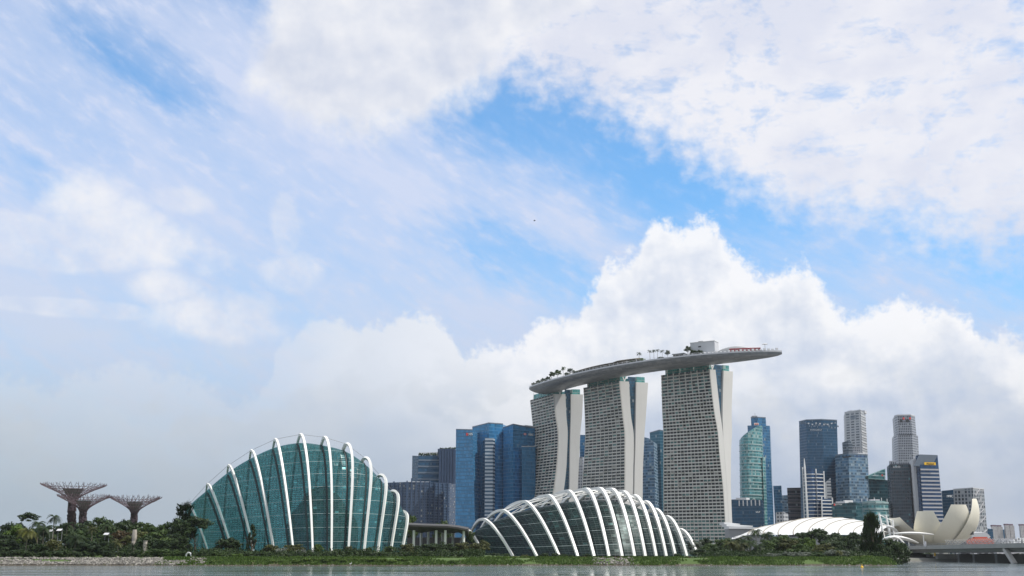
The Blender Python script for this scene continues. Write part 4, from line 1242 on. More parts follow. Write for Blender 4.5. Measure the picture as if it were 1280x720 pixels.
mb = MB(); c = at(549.4, 561, 1538); mb.box((c.x, c.y + 3, P[0].z - 4), 5, 5, c.z - P[0].z + 4); mb.build('chimney', M['slatefin'], t)
def roof_green(root, P, n, seed, mat='leaf_dark'):
    mb = MB(); rg = random.Random(seed)
    for i in range(n):
        p = P[0].lerp(P[1], rg.random()) + Vector((0, rg.uniform(1, 6), rg.uniform(.2, 3.4))); s = rg.uniform(.5, 1.2)
        d = Vector((rg.uniform(-1, 1), rg.uniform(-1, 1), rg.uniform(-1, 1))).normalized(); e = d.orthogonal().normalized(); f = d.cross(e)
        mb.quad([p - e * s - f * s, p + e * s - f * s, p + e * s + f * s, p - e * s + f * s], None, rg.random())
    mb.build('roof_garden', M[mat], root)
M['leaf_dark'] = foliage('dark_leaves', (0.012, 0.028, 0.010), (0.055, 0.085, 0.028))
roof_green(t, [P[1], P[2]], 130, 1); roof_green(t, [P2[0], P2[1]], 120, 2)

# C, D, E the three saturated blue towers
SIGNW = plain('sign_white', (0.85, 0.85, 0.83), 0.5, vary=0.02); SIGNR = plain('sign_red', (0.75, 0.05, 0.04), 0.5, vary=0.02)
t = tower('narrow blue glass tower with a small red and white sign, leftmost of the blue trio', ref=ref(580, 1400))
P, B = block('facade', BLUE, t, [(570, 537.3, 1405), (590.6, 537.8, 1395)], 45, [569, 595.0])
parapet(t, P, 2, 1.2, M['bluegrey'])
r = Vector((*facedir(P, 0), 0)).normalized()
mb = MB(); q = onface(P, 0, .70, P[0].z - 6.5, .6)
for k in range(4):
    a = k * math.pi / 2 + math.pi / 4; mb.box((q.x + r.x * 1.0 * math.cos(a), q.y - .3, q.z + 1.2 * math.sin(a) - .6), 1.5, .5, 1.5)
mb.build('logo', SIGNR, t)
txt('sign_text', 'DBS', 4.2, onface(P, 0, .86, P[0].z - 6.5, .6), r, SIGNW, t)
t = tower('blue glass tower with a slanted crown and a white-striped strip, middle of the blue trio', ref=ref(610, 1420))
P, B = block('facade', BLUE, t, [(590.4, 534.4, 1425), (611.2, 529.2, 1410)], 40, [594, None])
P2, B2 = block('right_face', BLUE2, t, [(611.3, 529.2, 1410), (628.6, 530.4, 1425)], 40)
parapet(t, [P[0], P[1]], 2, 1.2, M['bluegrey']); parapet(t, [P2[0], P2[1]], 2, 1.2, M['bluegrey'])
P3, B3 = block('striped_strip', STRIPE, t, [(606.3, 547.5, 1398), (616.2, 547.7, 1398)], 10); 
block('strip_side', NAVY, t, [(603.4, 551, 1404), (606.2, 549, 1399)], 8)
t = tower('wide blue glass tower with a red and white bank sign, partly hidden by the hotel', ref=ref(650, 1400))
P, B = block('left_face', BLUE, t, [(628.9, 535.2, 1420), (641.4, 530.8, 1400)], 40)
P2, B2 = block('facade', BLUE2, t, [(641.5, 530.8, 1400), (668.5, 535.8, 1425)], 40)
parapet(t, [P[0], P[1]], 2, 1.2, M['bluegrey']); parapet(t, [P2[0], P2[1]], 2, 1.2, M['bluegrey'])
P3, B3 = block('lower_wing', BLUE, t, [(652.2, 558.5, 1396), (669, 558.3, 1410)], 10)
parapet(t, P3, 2, .9, M['lightgrey'])
r = Vector((*facedir(P2, 0), 0)).normalized(); q = onface(P2, 0, .53, P2[0].z - 10.5, .5)
mb = MB(); hx = [(-2.6, 0), (-1.3, -1.3), (1.3, -1.3), (2.6, 0), (1.3, 1.3), (-1.3, 1.3)]
mb.quad([q + r * a + Vector((0, 0, b)) for a, b in hx]); mb.build('logo', SIGNR, t)
mb = MB(); q2 = q + Vector((0, -.25, 0))
for w in (-1, 1): mb.quad([q2, q2 + r * (w * 1.3) + Vector((0, 0, -1.3)), q2 + r * (w * 1.3) + Vector((0, 0, 1.3))])
mb.build('logo_inset', SIGNW, t)
txt('sign_text', 'HSBC', 3.6, onface(P2, 0, .80, P2[0].z - 10.5, .6), r, SIGNW, t)
# slivers seen between the hotel towers
t = tower('sliver of blue tower glimpsed between the left and middle hotel towers', ref=ref(729, 1550))
block('facade', MBLUE, t, [(724.5, 543.5, 1555), (733, 543.8, 1550)])
t = tower('sliver of pale grey tower low in the gap between left and middle hotel towers', ref=ref(725, 1500))
block('facade', OCTO, t, [(719, 571.5, 1500), (728.3, 571, 1500)])
t = tower('pale blue-grey tower with a rounded top in the gap left of the nearest hotel tower', ref=ref(810, 1560))
P, B = block('facade', CHECK, t, [(800, 549, 1570), (805.5, 546.5, 1562), (811, 547.8, 1556), (817, 552, 1552)])
t = tower('teal blue tower standing close against the left edge of the nearest hotel tower', ref=ref(822, 1600))
P, B = block('facade', curtain('blue_teal_glass', (0.03, 0.125, 0.19), (0.045, 0.13, 0.18), 4.2, 2.2, 0.25, 0.08, 0.25, 0.12, 0.4, 0.02, tilt=0.04), t, [(812.2, 541.5, 1615), (824.5, 538, 1600), (836, 540, 1610)])
parapet(t, P, 3, 1.2, M['bluegrey'])

# right-hand skyline
t = tower('low navy block with a row of white uprights along its top, right of the hotel', ref=ref(935, 1330))
P, B = block('facade', NAVY, t, [(912, 624.6, 1345), (953, 624.8, 1325)])
fins(t, Vector((*onface(P, 0, .24, 0)[:2], 0)), Vector((*onface(P, 0, .98, 0)[:2], 0)), P[0].z - 7.6, P[0].z - 1.2, 6, M['lightgrey'], 1.1, .8, name='upright')
bars(t, 947, 640, 1326, 5.5, 2.0, 3, SIGNW, seed=1, name='logo')
t = tower('tall blue tower with a stepped crown behind the curved teal tower', ref=ref(950, 1560))
P, B = block('facade', MBLUE, t, [(934.3, 532, 1580), (945, 531.5, 1560), (962.2, 532.2, 1575)], 40, [None, None, 967.5])
P2, B2 = block('crown', MBLUE, t, [(938.6, 522.6, 1578), (947, 522.2, 1566), (957, 522.6, 1574)], 24, z0=P[0].z - 1)
parapet(t, P2, 3, 1.4, M['bluegrey'])
mb = MB(); c = at(943, 521, 1580); mb.box((c.x, c.y, P2[0].z), 7, 6, 3.2); mb.beam(c + Vector((1, 0, 0)), c + Vector((1, 0, 5)), .4); mb.build('roof_plant', M['grey'], t)
mb = MB(); c = at(945.2, 530.2, 1561); mb.box((c.x, c.y - 1.2, c.z - 1.6), 6.5, .5, 3.2); mb.build('sign_panel', SIGNW, t)
mb = MB(); mb.box((c.x, c.y - 1.6, c.z - .8), 5.5, .4, 1.5); mb.build('sign_mark', M['orange'], t)
t = tower('teal glass tower with a sloping curved shoulder and pale floor bands', ref=ref(940, 1480))
tops = [(924.2, 550.5), (926.5, 547.2), (930, 543.6), (935, 539.8), (940, 536.6), (946, 533.2), (952.3, 531.8)]
P, B = block('facade', TEAL, t, [(px, py, 1500 - 20 * math.sin(math.pi * i / 6.5)) for i, (px, py) in enumerate(tops)], 30, [925.8, 928, 931.5, 936.5, 941.5, 948.5, 956.5])
ledges(t, P, B, 7, 20, 8.2, M.setdefault('tealband', plain('pale_teal_band', (0.30, 0.40, 0.40), 0.5)), 1.1, .5, z1=P[0].z)
block('side_wing', TEAL, t, [(953, 571, 1492), (956.5, 571, 1496)], 14, [957, 960])
bars(t, 937.5, 541.5, 1480, 6, 1.8, 4, SIGNW, seed=2)
t = tower('small plain blue-grey tower, first right of the teal tower', ref=ref(972, 1700)); block('facade', MBLUE, t, [(966.5, 607.3, 1700), (976.6, 607, 1700)])
t = tower('thin pale blue-grey block between two darker blocks, low on the skyline', ref=ref(981, 1720)); block('facade', CHECK, t, [(977, 619.3, 1720), (986, 618.6, 1720)])
t = tower('low brown-banded dark block left of the white-framed mast tower', ref=ref(995, 1650)); P, B = block('facade', BROWN, t, [(983.8, 609.8, 1650), (1004.5, 609.4, 1655)])
ledges(t, P, B, 2, 30, 9, M.setdefault('brownband', plain('brown_band', (0.20, 0.17, 0.165), 0.7)), 1.6, .5)
t = tower('small cream block just above the white vaulted roof', ref=ref(976, 1300)); block('facade', PALE, t, [(969.5, 640.6, 1300), (979, 639.6, 1295), (985, 642, 1305)], 20)

t = tower('broad dark navy tower with a slightly arched mottled crown', ref=ref(1024, 1600))
P, B = block('facade', NAVY, t, [(998.8, 527.6, 1620), (1008, 525.4, 1600), (1027, 524.8, 1598), (1046.2, 525.8, 1604)], 45, [1002, 1012, None, 1050.5])
rg = random.Random(5); mb = MB()
for i in range(3):
    for k in range(10):
        f = (k + rg.uniform(.1, .9)) / 10; z = P[i].z - rg.uniform(2, 12); q = onface(P, i, f, z, .3); w = rg.uniform(1.2, 3.2)
        d = Vector((*facedir(P, i), 0)).normalized(); mb.quad([q, q + d * w, q + d * w + Vector((0, 0, rg.uniform(1, 3))), q + Vector((0, 0, rg.uniform(1, 3)))])
mb.build('crown_panel', M['bluegrey'], t)
mb = MB()
for k in range(7):
    q = onface(P, 1 if k < 4 else 2, (k % 4 + .5) / 4, P[1].z - rg.uniform(4, 8), .45); mb.box(tuple(q), 2.0, .4, 1.8)
mb.build('crown_lamp_panel', M['lightgrey'], t)
parapet(t, P, 4, 1.3, M['bluegrey'])
bars(t, 1019.5, 537.6, 1596, 17, 2.4, 9, M['lightgrey'], seed=3)
t = tower('white-framed blue glass tower with a tall thin mast and rounded top', ref=ref(1020, 1450))
P, B = block('facade', BANDED, t, [(1003.2, 586.2, 1462), (1008, 584.6, 1452), (1014, 584.8, 1450), (1019.8, 588, 1452)], 26, [1006.5, None, None, 1024])
ledges(t, P, B, 4, 24, 4.6, M['white'], .9, .6)
P2, B2 = block('stepped_wing', BANDED, t, [(1019.9, 591.4, 1450), (1029.6, 591, 1456)], 22, [1024, 1033]); ledges(t, P2, B2, 2, 24, 4.6, M['white'], .9, .6)
P3, B3 = block('low_wing', BANDED, t, [(1027, 623, 1440), (1040.2, 624, 1446)], 20, [1028, 1043]); ledges(t, P3, B3, 2, 18, 4.2, M['white'], 1.1, .6)
for k, (Pq, Bq, i) in enumerate(((P, B, 0), (P, B, 3), (P2, B2, 1), (P3, B3, 1), (P3, B3, 0))):
    mb = MB(); mb.beam(Bq[i] + Vector((0, -.8, 0)), Pq[i] + Vector((0, -.8, 2)), 1.3); mb.build('frame_post', M['white'], t)
mb = MB(); a = at(1005.6, 600, 1446); b_ = at(1005.2, 573, 1446); a.x = b_.x; a.z = GZ; mb.tube([a, b_ - Vector((0, 0, 12)), b_], [1.5, 1.2, .35], 6); mb.build('mast', M['white'], t)
t = tower('slender beige tower with a pointed sail top beside the white-framed tower', ref=ref(1034, 1560))
P, B = block('facade', PALE2, t, [(1030.5, 604, 1560), (1038.2, 597.2, 1560)], 16)
t = tower('tallest pale grey stone tower with a long strip of windows', ref=ref(1070, 1750))
P, B = block('facade', PALE2, t, [(1055.8, 516.6, 1770), (1075.6, 513.4, 1745)], 40, [1060, 1083])
P2, B2 = block('side_wall', PALE, t, [(1075.7, 513.4, 1745), (1081.6, 514.8, 1775)], 30, [1083.2, 1091])
mb = MB(); d = Vector((*facedir(P, 0), 0)).normalized()
for k in range(5):
    q = onface(P, 0, .36 + .08 * k, P[0].z - 12, .4); mb.quad([q, q + d * 1.6, q + d * 1.6 + Vector((0, 0, 7)), q + Vector((0, 0, 7))])
mb.build('louvre', M['bluegrey'], t); parapet(t, P, 2, 2, M['lightgrey'])
ledges(t, P2, B2, 2, P2[0].z - 90, 8.2, M['lightgrey'], 1.3, .5)
t = tower('lower grey glass block in front of the tallest pale tower', ref=ref(1062, 1700))
block('facade', GREYBAND, t, [(1053, 553, 1705), (1060, 551, 1698), (1065.4, 552, 1700)], 20); block('right_wing', OCTO, t, [(1065.6, 558.6, 1702), (1075, 558.8, 1704)], 20)
t = tower('chequered blue-grey glass tower with dark blue lettering along its top', ref=ref(1064, 1560))
P, B = block('left_face', CHECK, t, [(1044, 569.6, 1580), (1060.6, 567.4, 1556)], 40, [1047, 1063.5])
P2, B2 = block('facade', CHECK, t, [(1060.7, 567.4, 1556), (1084.6, 569, 1572)], 40, [1063.6, 1089.5])
parapet(t, [P[0], P[1]], 2, 1.3, M['bluegrey']); parapet(t, [P2[0], P2[1]], 2, 1.3, M['bluegrey'])
NAVYSIGN = plain('navy_lettering', (0.02, 0.06, 0.2), .5); bars(t, 1074, 570.6, 1562, 19, 2.4, 10, NAVYSIGN, facedir(P2, 0), seed=4)
mb = MB(); q = onface(P, 0, .6, P[0].z - 4.5, .6); d = Vector((*facedir(P, 0), 0)).normalized(); mb.quad([q, q + d * 16, q + d * 16 + Vector((0, 0, 2)), q + Vector((0, 0, 2))]); mb.build('louvre_band', M['dark'], t)
t = tower('low dark teal glass block with a small red mark and white box on its roof', ref=ref(1056, 1380))
P, B = block('facade', DTEAL, t, [(1040, 630, 1385), (1069.4, 627.8, 1370)], 30); P2, B2 = block('side_face', DTEAL, t, [(1069.5, 627.8, 1370), (1077.5, 629, 1388)], 20)
mb = MB(); c = at(1062, 628, 1385); mb.box((c.x, c.y + 6, P[1].z), 10, 6, 3.2); mb.build('roof_box', M['white'], t)
mb = MB(); c = at(1042.6, 630.8, 1381); mb.box((c.x, c.y - 2, c.z - 1.2), 1.8, .5, 2.2); mb.build('sign_mark', SIGNR, t)
bars(t, 1048.6, 630.8, 1377, 9, 1.5, 6, SIGNW, facedir(P, 0), seed=5, out=1.6)
t = tower('teal glass block with a wedge-shaped glass roof and red and white sign', ref=ref(1098, 1500))
P, B = block('facade', DTEAL, t, [(1085.6, 597, 1505), (1111.2, 600.5, 1505)], 26, z0=62.0)
mb = MB(); a, b_, c = at(1085.4, 594.6, 1502), at(1106.6, 585.8, 1502), at(1106.8, 600, 1502); d = at(1085.4, 598.5, 1502)
mb.quad([d, c, b_, a], [(0, 0), (26, 0), (26, 14), (0, 5)]); mb.quad([p + Vector((0, 14, 0)) for p in (d, c, b_, a)][::-1]); mb.quad([a, b_, b_ + Vector((0, 14, 0)), a + Vector((0, 14, 0))]); mb.quad([c, c + Vector((0, 14, 0)), b_ + Vector((0, 14, 0)), b_]); mb.build('wedge_roof', TEAL, t)
mb = MB(); c = at(1102.6, 594.2, 1501); mb.box((c.x, c.y - .6, c.z - 1), 1.7, .4, 2.2); mb.build('sign_mark', SIGNR, t); bars(t, 1105, 594.8, 1501, 3, 1.8, 2, SIGNW, seed=6); bars(t, 1094, 594.4, 1501, 8, 1.8, 5, SIGNW, seed=7)
for k in range(6):
    mb = MB(); p = B[0].lerp(B[1], (k + .3) / 6); mb.beam(Vector((p.x, p.y, GZ)), Vector((p.x, p.y, 62.0)), 1.8); mb.build('column', M['white'], t)
block('podium', DTEAL, t, [(1086, 622, 1512), (1115.5, 624.6, 1515)], 26)
t = tower('low pale teal block with a bowed front of white bands', ref=ref(1094, 1400))
tp = [(1078.3, 627.2), (1085, 626.2), (1094, 625.8), (1103, 626.2), (1110, 627.4)]
P, B = block('facade', TEAL, t, [(px, py, 1412 - 12 * math.sin(math.pi * i / 4)) for i, (px, py) in enumerate(tp)], 26)
ledges(t, P, B, 5, 18, 7.6, M['tealband'], 2.2, .9)
mb = MB()
for i in range(5): mb.beam(P[i] + Vector((0, 3, 0)), P[i] + Vector((0, 3, 4)), .6)
mb.build('roof_post', M['white'], t)
t = tower('tall grey eight-sided tower with a stepped shaft and small red marks at its top', ref=ref(1131, 1800))
P, B = block('shaft', OCTO, t, [(1117.6, 544.4, 1825), (1122, 543.8, 1800), (1140, 543.8, 1798), (1147.4, 544.6, 1820)], 44, [1119.6, 1125, 1146, 1154])
P2, B2 = block('upper_shaft', OCTO, t, [(1117.8, 520.8, 1824), (1121.6, 519.4, 1804), (1138.4, 519.2, 1802), (1143.6, 520.6, 1820)], 36, z0=P[0].z - .5)
mb = MB()
for f, w in ((.14, 4.4), (.58, 5.5)):
    q = onface(P2, 1, f, P2[1].z - 11, .4); d = Vector((*facedir(P2, 1), 0)).normalized(); mb.quad([q, q + d * w, q + d * w + Vector((0, 0, 4.5)), q + Vector((0, 0, 4.5))])
mb.build('louvre', M['dark'], t)
for f in (.45, .93):
    mb = MB(); q = onface(P2, 1, f, P2[1].z - 6.5, .5); mb.box(tuple(q), 2.6, .4, 3.2); mb.build('sign_mark', SIGNR, t)
parapet(t, P2, 4, 1.6, M['lightgrey'])
t = tower('dark charcoal office slab with scattered teal windows and pale script near its top', ref=ref(1126, 1420))
P, B = block('facade', DARKT, t, [(1110.8, 581.6, 1430), (1113, 579.8, 1422), (1136.4, 579.4, 1420), (1138, 580.6, 1424)], 30, [1115.6, 1118, 1143, 1145])
bars(t, 1120.4, 583.8, 1419, 9.5, 3.0, 5, M['lightgrey'], seed=8)
block('roof_plant', OCTO, t, [(1112, 576.2, 1440), (1120, 576, 1440)], 10, z0=P[0].z - 1)
t = tower('blue tower with pale floor bands and a yellow sign panel beside a white shaft', ref=ref(1160, 1400))
P, B = block('facade', BANDED, t, [(1149.2, 568.4, 1400), (1172, 569.2, 1405)], 30, [1156.5, 1182.5])
Pl, Bl = block('left_face', BANDED, t, [(1144.8, 569.4, 1412), (1149.1, 568.4, 1400)], 10, [1151.5, 1156.4])
Ph, Bh = block('head_panel', M['bluegrey'], t, [(1149.4, 568.0, 1398.6), (1172, 568.8, 1403.6)], 8, [1151.0, 1173.7], z0=at(1160, 582.8, 1400).z)
ledges(t, P, B, 2, 12, 4.6, M.setdefault('pinkband', plain('pale_band', (0.42, 0.42, 0.44), .6)), 1.7, .6, z1=at(1160, 586, 1400).z)
c = at(1162, 579.8, 1400); r = Vector((*facedir(Ph, 0), 0)).normalized()
mb = MB(); mb.box((c.x, c.y - 1.4, c.z - 1.6), 15.5, .5, 3.3, math.atan2(r.y, r.x)); mb.build('sign_panel', M['yellow'], t)
txt('sign_text', 'Maybank', 3.0, c + Vector((.5, -1.9, 0)), r, M['dark'], t, .1)
block('white_shaft', M['lightgrey'], t, [(1138.4, 575, 1416), (1141, 573.6, 1412), (1144.4, 574, 1412)], 12, [1146.5, 1149, 1152.5])
t = tower('grey lattice-fronted block with white letters, behind the white lotus building', ref=ref(1205, 1480))
P, B = block('left_face', NAVY, t, [(1177.4, 613.4, 1500), (1191.4, 612.2, 1484)], 30, [1180, 1195.5])
P2, B2 = block('facade', LATT, t, [(1191.5, 612.2, 1484), (1216, 610.4, 1470)], 30, [1195.6, 1219.5])
P3, B3 = block('right_face', LATT, t, [(1216.1, 610.4, 1470), (1230, 612, 1490)], 24, [1219.6, 1235.5])
parapet(t, [P2[0], P2[1]], 2, 1.2, M['lightgrey']); parapet(t, [P3[0], P3[1]], 2, 1.2, M['lightgrey'])
txt('sign_text', 'PWC', 4.6, at(1187, 620.6, 1484) + Vector((0, -1, 0)), facedir(P, 0), SIGNW, t)
rg = random.Random(9)
for k in range(9):
    mb = MB(); z = GZ + 6 + k * 8.6; i0 = onface(P3, 0, rg.uniform(0, .5), z, .6); i1 = onface(P3, 0, rg.uniform(.5, 1), z + 8.6, .6)
    i0.x += 3 * (1 - (z) / 90); i1.x += 3 * (1 - z / 90); mb.beam(i0, i1, 1.1, .6); mb.build('diagonal_brace', M['pinkband'], t)
# far things low on the right
t = tower('dark blue pitched glass roof just right of the lotus building', 'glasshouse', 'pitched_roof_building', ref=ref(1227, 1550))
mb = MB(); a = [at(1217, 671, 1550), at(1222.6, 653, 1550), at(1233.4, 660.4, 1550), at(1233.4, 671, 1550)]
mb.quad([a[0], a[3], a[2], a[1]], [(0, 0), (18, 0), (18, 10), (6, 18)]); mb.quad([a[1], a[2], a[2] + Vector((0, 20, 0)), a[1] + Vector((0, 20, 0))]); mb.quad([a[0], a[1], a[1] + Vector((0, 20, 0)), a[0] + Vector((0, 20, 0))]); mb.quad([p + Vector((0, 20, 0)) for p in (a[0], a[1], a[2], a[3])]); mb.quad([a[3], a[3] + Vector((0, 20, 0)), a[2] + Vector((0, 20, 0)), a[2]]); mb.build('roof', NAVY, t)
block('lower_wing', NAVY, t, [(1233.6, 660.6, 1548), (1241, 661.4, 1548)], 14)
for (x0, x1, y, Y, lab) in ((1240.4, 1253.2, 658, 2600, 'distant pale apartment block with a pinkish front, nearest the lotus building'), (1256.8, 1267.6, 656.6, 2600, 'distant pale apartment block with a dark cap, middle of the far row'), (1275.6, 1287, 657, 2600, 'distant pale apartment block cut off by the right edge of the picture')):
    t = tower(lab, 'apartments', 'apartment_block', 'distant apartment blocks', ref(x0, Y)); P, B = block('facade', FLATS, t, [(x0, y, Y), ((x0 + x1) / 2 - .3, y, Y)], 20); P2, B2 = block('right_wing', FLATS, t, [((x0 + x1) / 2 + .3, y + .3, Y + 6), (x1, y + .3, Y + 6)], 18)
    mb = MB()
    for q in (P, P2): mb.box(((q[0].x + q[1].x) / 2, q[0].y + 8, q[0].z), (q[1].x - q[0].x) * .8, 10, 3.5)
    mb.build('roof_cap', M.setdefault('plumcap', plain('plum_cap', (0.16, 0.10, 0.13), .7)), t)
t = tower('small distant blue-grey block between two pale apartment blocks', 'apartments', 'apartment_block', 'distant apartment blocks', ref(1255, 2650)); block('facade', MBLUE, t, [(1253.4, 662, 2640), (1256.6, 662, 2640)], 20)
t = tower('low white round-shouldered roof above the long orange stand', 'hall', 'white_hall', None, ref(1226, 1350))
mb = MB(); rows = []
for i in range(9):
    px = 1214.5 + 22.5 * i / 8; f = i / 8; h = 1 - abs(2 * f - 1) ** 5
    a = at(px, 671, 1350); z1 = at(px, 665.6 + (1 - h) * 3.5, 1350).z
    rows.append([Vector((a.x, 1350, GZ)), Vector((a.x, 1350, z1)), Vector((a.x, 1362, z1 + 1)), Vector((a.x, 1380, z1)), Vector((a.x, 1380, GZ))])
mb.grid(rows); mb.quad(rows[0][::-1]); mb.quad(rows[-1]); mb.build('roof', M['lightgrey'], t)
t = thing('spectator_stand', 'long low orange-red stand in front of the white hall', 'stand', ref(1224, 1300))
for k in range(3):
    a, b_ = at(1207 + 5 * k, 675.5 - 1.7 * k, 1300 + 6 * k), at(1241 - 4 * k, 675.5 - 1.7 * k, 1300 + 6 * k)
    mb = MB(); mb.box(((a.x + b_.x) / 2, a.y, a.z - 4), b_.x - a.x, 6, 4.0 + .8); mb.build('tier', M['orange'] if k != 1 else M.setdefault('orange2', plain('orange_tier', (0.42, 0.13, 0.08), .7, vary=.3, scale=.4)), t)
a, b_ = at(1205, 680, 1302), at(1242, 680, 1302); mb = MB(); mb.box(((a.x + b_.x) / 2, 1306, GZ), b_.x - a.x, 14, at(1220, 677.5, 1300).z - GZ); mb.build('base', M['dark'], t)
t = thing('grandstand', 'pale terraced grandstand with many thin uprights behind the bridge, far right', 'grandstand', ref(1265, 1200))
rg = random.Random(12)
for k in range(5):
    a, b_ = at(1243 + 1.5 * k, 681 - 1.9 * k, 1180 + 8 * k), at(1300, 681 - 2.5 * k, 1180 + 8 * k)
    mb = MB(); mb.box(((a.x + b_.x) / 2, a.y, GZ), b_.x - a.x, 7, a.z - GZ); mb.build('tier', M['lightgrey'] if k % 2 else M['pinkband'], t)
for k in range(34):
    px = 1244 + 42 * k / 33; Y = 1176 + rg.uniform(0, 30); a = at(px, 685, Y); z1 = at(px, 681 - 12 * (px - 1240) / 45 * rg.uniform(.5, 1.1), Y).z
    mb = MB(); mb.beam(Vector((a.x, Y, GZ)), Vector((a.x, Y, z1)), .8); mb.build('upright', M['dark'] if k % 3 == 0 else M['white'], t)

# ------------------------------------------------------------------ white vaulted convention roof
t = thing('convention_hall', 'long white vaulted hall roof with dark curved gutters rising above the dark trees', 'hall', ref(1010, 1000))
a0, a1 = at(914, 669, 1000).x, at(1104, 669, 1000).x; ze = at(1000, 668.5, 1000).z
def vault(a, b):
    rise = (at(1000, 646.4, 1075).z - ze) * (sstep(-0.28, 0.38, a) * (1 - 0.46 * sstep(.42, 1.0, a)))
    return Vector((a0 + (a1 - a0) * a + 80 * b ** 1.3 * (1 - a * .3) - 12 * b, 1000 + 85 * b, ze + rise * math.sin(b * math.pi / 2) ** .85 - 3.5 * (1 - sstep(0, .12, a))))
N = 45; mb = MB(); rows = []
for i in range(N + 1):
    rows.append([vault(i / N, j / 12) for j in range(13)] + [vault(i / N, 1) + Vector((0, 40, -8))])
mb.grid(rows); mb.build('roof', M['roofwhite'], t, True)
for k in range(1, 10):
    a = k / 10 + .01; mb = MB(); mb.tube([vault(a, j / 16) + Vector((0, -.2, .25)) for j in range(17)], .42, 5); mb.build('gutter', M['gutter'], t)
mb = MB(); mb.box(((a0 + a1) / 2, 1014, GZ), a1 - a0 - 6, 20, ze - GZ - 1.5); mb.build('wall', M['grey'], t)
t = thing('stepped_white_roof', 'low stepped white roof at the foot of the nearest hotel tower', 'hall', ref(930, 1080))
for k, (x0, x1, y0) in enumerate(((905, 925, 652.5), (908, 941, 655), (911, 954, 657.6))):
    a, b_ = at(x0, y0, 1080 - 12 * k), at(x1, y0 + 1.5, 1080 - 12 * k); mb = MB(); mb.prism([(a.x, a.y), (b_.x, b_.y), (b_.x + 2, b_.y + 24), (a.x, a.y + 24)], a.z - 2.4, [a.z, b_.z - .6, b_.z - .6, a.z]); mb.build('roof_step', M['roofwhite'], t)
a, b_ = at(912, 666, 1054), at(950, 666, 1054); mb = MB(); mb.box(((a.x + b_.x) / 2, 1068, GZ), b_.x - a.x, 20, at(930, 659.5, 1054).z - GZ); mb.build('wall', M['grey'], t)

# ------------------------------------------------------------------ lotus-shaped museum
LY = 1100.0
lc = at(1172, 683, LY); zb = 9.0
t = thing('lotus_museum', 'cream lotus-shaped building of upright curved petals behind the bridge', 'museum', (lc.x, LY, GZ))
M['petal'] = plain('petal_cream_panels', (0.78, 0.745, 0.63), 0.45, vary=0.05, scale=0.06, streak=0.08)
M['petalin'] = plain('petal_inner_white', (0.70, 0.70, 0.72), 0.5, vary=0.05)
def petal(phi, Rt, ztop, th1, wmid, wtop, thick, flip=0.0):
    phi = R(phi); fw = Vector((lc.x, LY, 0)).normalized(); rt = Vector((fw.y, -fw.x, 0)); rd = rt * math.cos(phi) + fw * math.sin(phi); sd = fw * math.cos(phi) - rt * math.sin(phi)
    H = ztop - zb; r0 = 5.0; th1 = R(th1)
    rn = (Rt - r0) / math.sin(min(th1, math.pi / 2)); hn = H / (1 - math.cos(th1))
    rows = []; rows2 = []; NS = 22; NW = 10
    for i in range(NS + 1):
        f = i / NS; th = th1 * f
        r = r0 + rn * math.sin(th); z = zb + hn * (1 - math.cos(th))
        if f < .5: w = 11 + (wmid - 11) * math.sin(f / .5 * math.pi / 2)
        else: w = wmid + (wtop - wmid) * ((f - .5) / .5) ** 1.5
        tg = Vector((rd.x * rn * math.cos(th), rd.y * rn * math.cos(th), hn * math.sin(th))).normalized()
        nrm = sd.cross(tg).normalized()
        if nrm.dot(rd) < 0 and th < math.pi / 2: nrm = -nrm
        nrm = nrm if nrm.z < .2 or True else -nrm
        c = Vector((lc.x, LY, 0)) + rd * r + Vector((0, 0, z))
        row = []; row2 = []
        tk = thick * (.35 + .65 * math.sin(min(1, f * 1.5) * math.pi / 2))
        for k in range(NW + 1):
            q = -1 + 2 * k / NW
            row.append(c + sd * (w / 2 * q) - nrm * (w * .10 * q * q))
        inn = rd * -tk * .8 + Vector((0, 0, tk * .35 * (1 - f)))
        for k in range(NW + 1):
            q = 1 - 2 * k / NW
            row2.append(c + sd * (w / 2 * .99 * q) - nrm * (w * .10) + inn * (1 - .0 * abs(q)) * (1 - abs(q) ** 6))
        rows.append(row); rows2.append(row2)
    mb = MB(); mb.grid(rows); o = mb.build('petal', M['petal'], t, True)
    mb = MB(); mb.grid(rows2); mb.quad(rows[-1] + rows2[-1][1:-1])
    mb.build('inner_face', M['petalin'], o, False)
for phi, px, py, th1, wm, wt, tk in (
        (-105, 1162, 638.6, 82, 30, 15, 13), (-55, 1199, 631, 86, 38, 16, 15), (-22, 1217, 624, 104, 33, 11, 14), (-138, 1125, 647, 64, 32, 15, 8),
        (12, None, 640, 95, 24, 10, 9), (50, None, 652, 85, 22, 10, 8), (90, None, 668, 80, 22, 10, 7), (125, None, 662, 74, 24, 12, 7), (168, None, 655, 68, 24, 13, 7)):
    Rt = {-105: 34, -55: 39, -22: 41, -138: 50}.get(phi, 38)
    Y = LY + Rt * math.sin(R(phi)); z = at(px or 1172, py, Y).z
    petal(phi, Rt, z, th1, wm, wt, tk)
mb = MB(); mb.tube([(lc.x, LY, GZ), (lc.x, LY, zb + 4)], [11, 9], 20); mb.build('stem', M['petal'], t)
for k in range(10):
    a = 2 * math.pi * k / 10; mb = MB(); mb.beam((lc.x + 16 * math.cos(a), LY + 16 * math.sin(a), GZ), (lc.x + 9 * math.cos(a + .3), LY + 9 * math.sin(a + .3), zb + 4), .7); mb.build('leg', M['grey'], t)
mb = MB(); c = at(1214.5, 666, LY - 22); mb.box((c.x, c.y, c.z - 1.8), 3.4, 1, 3.2); mb.build('sign_panel', M['dark'], t)

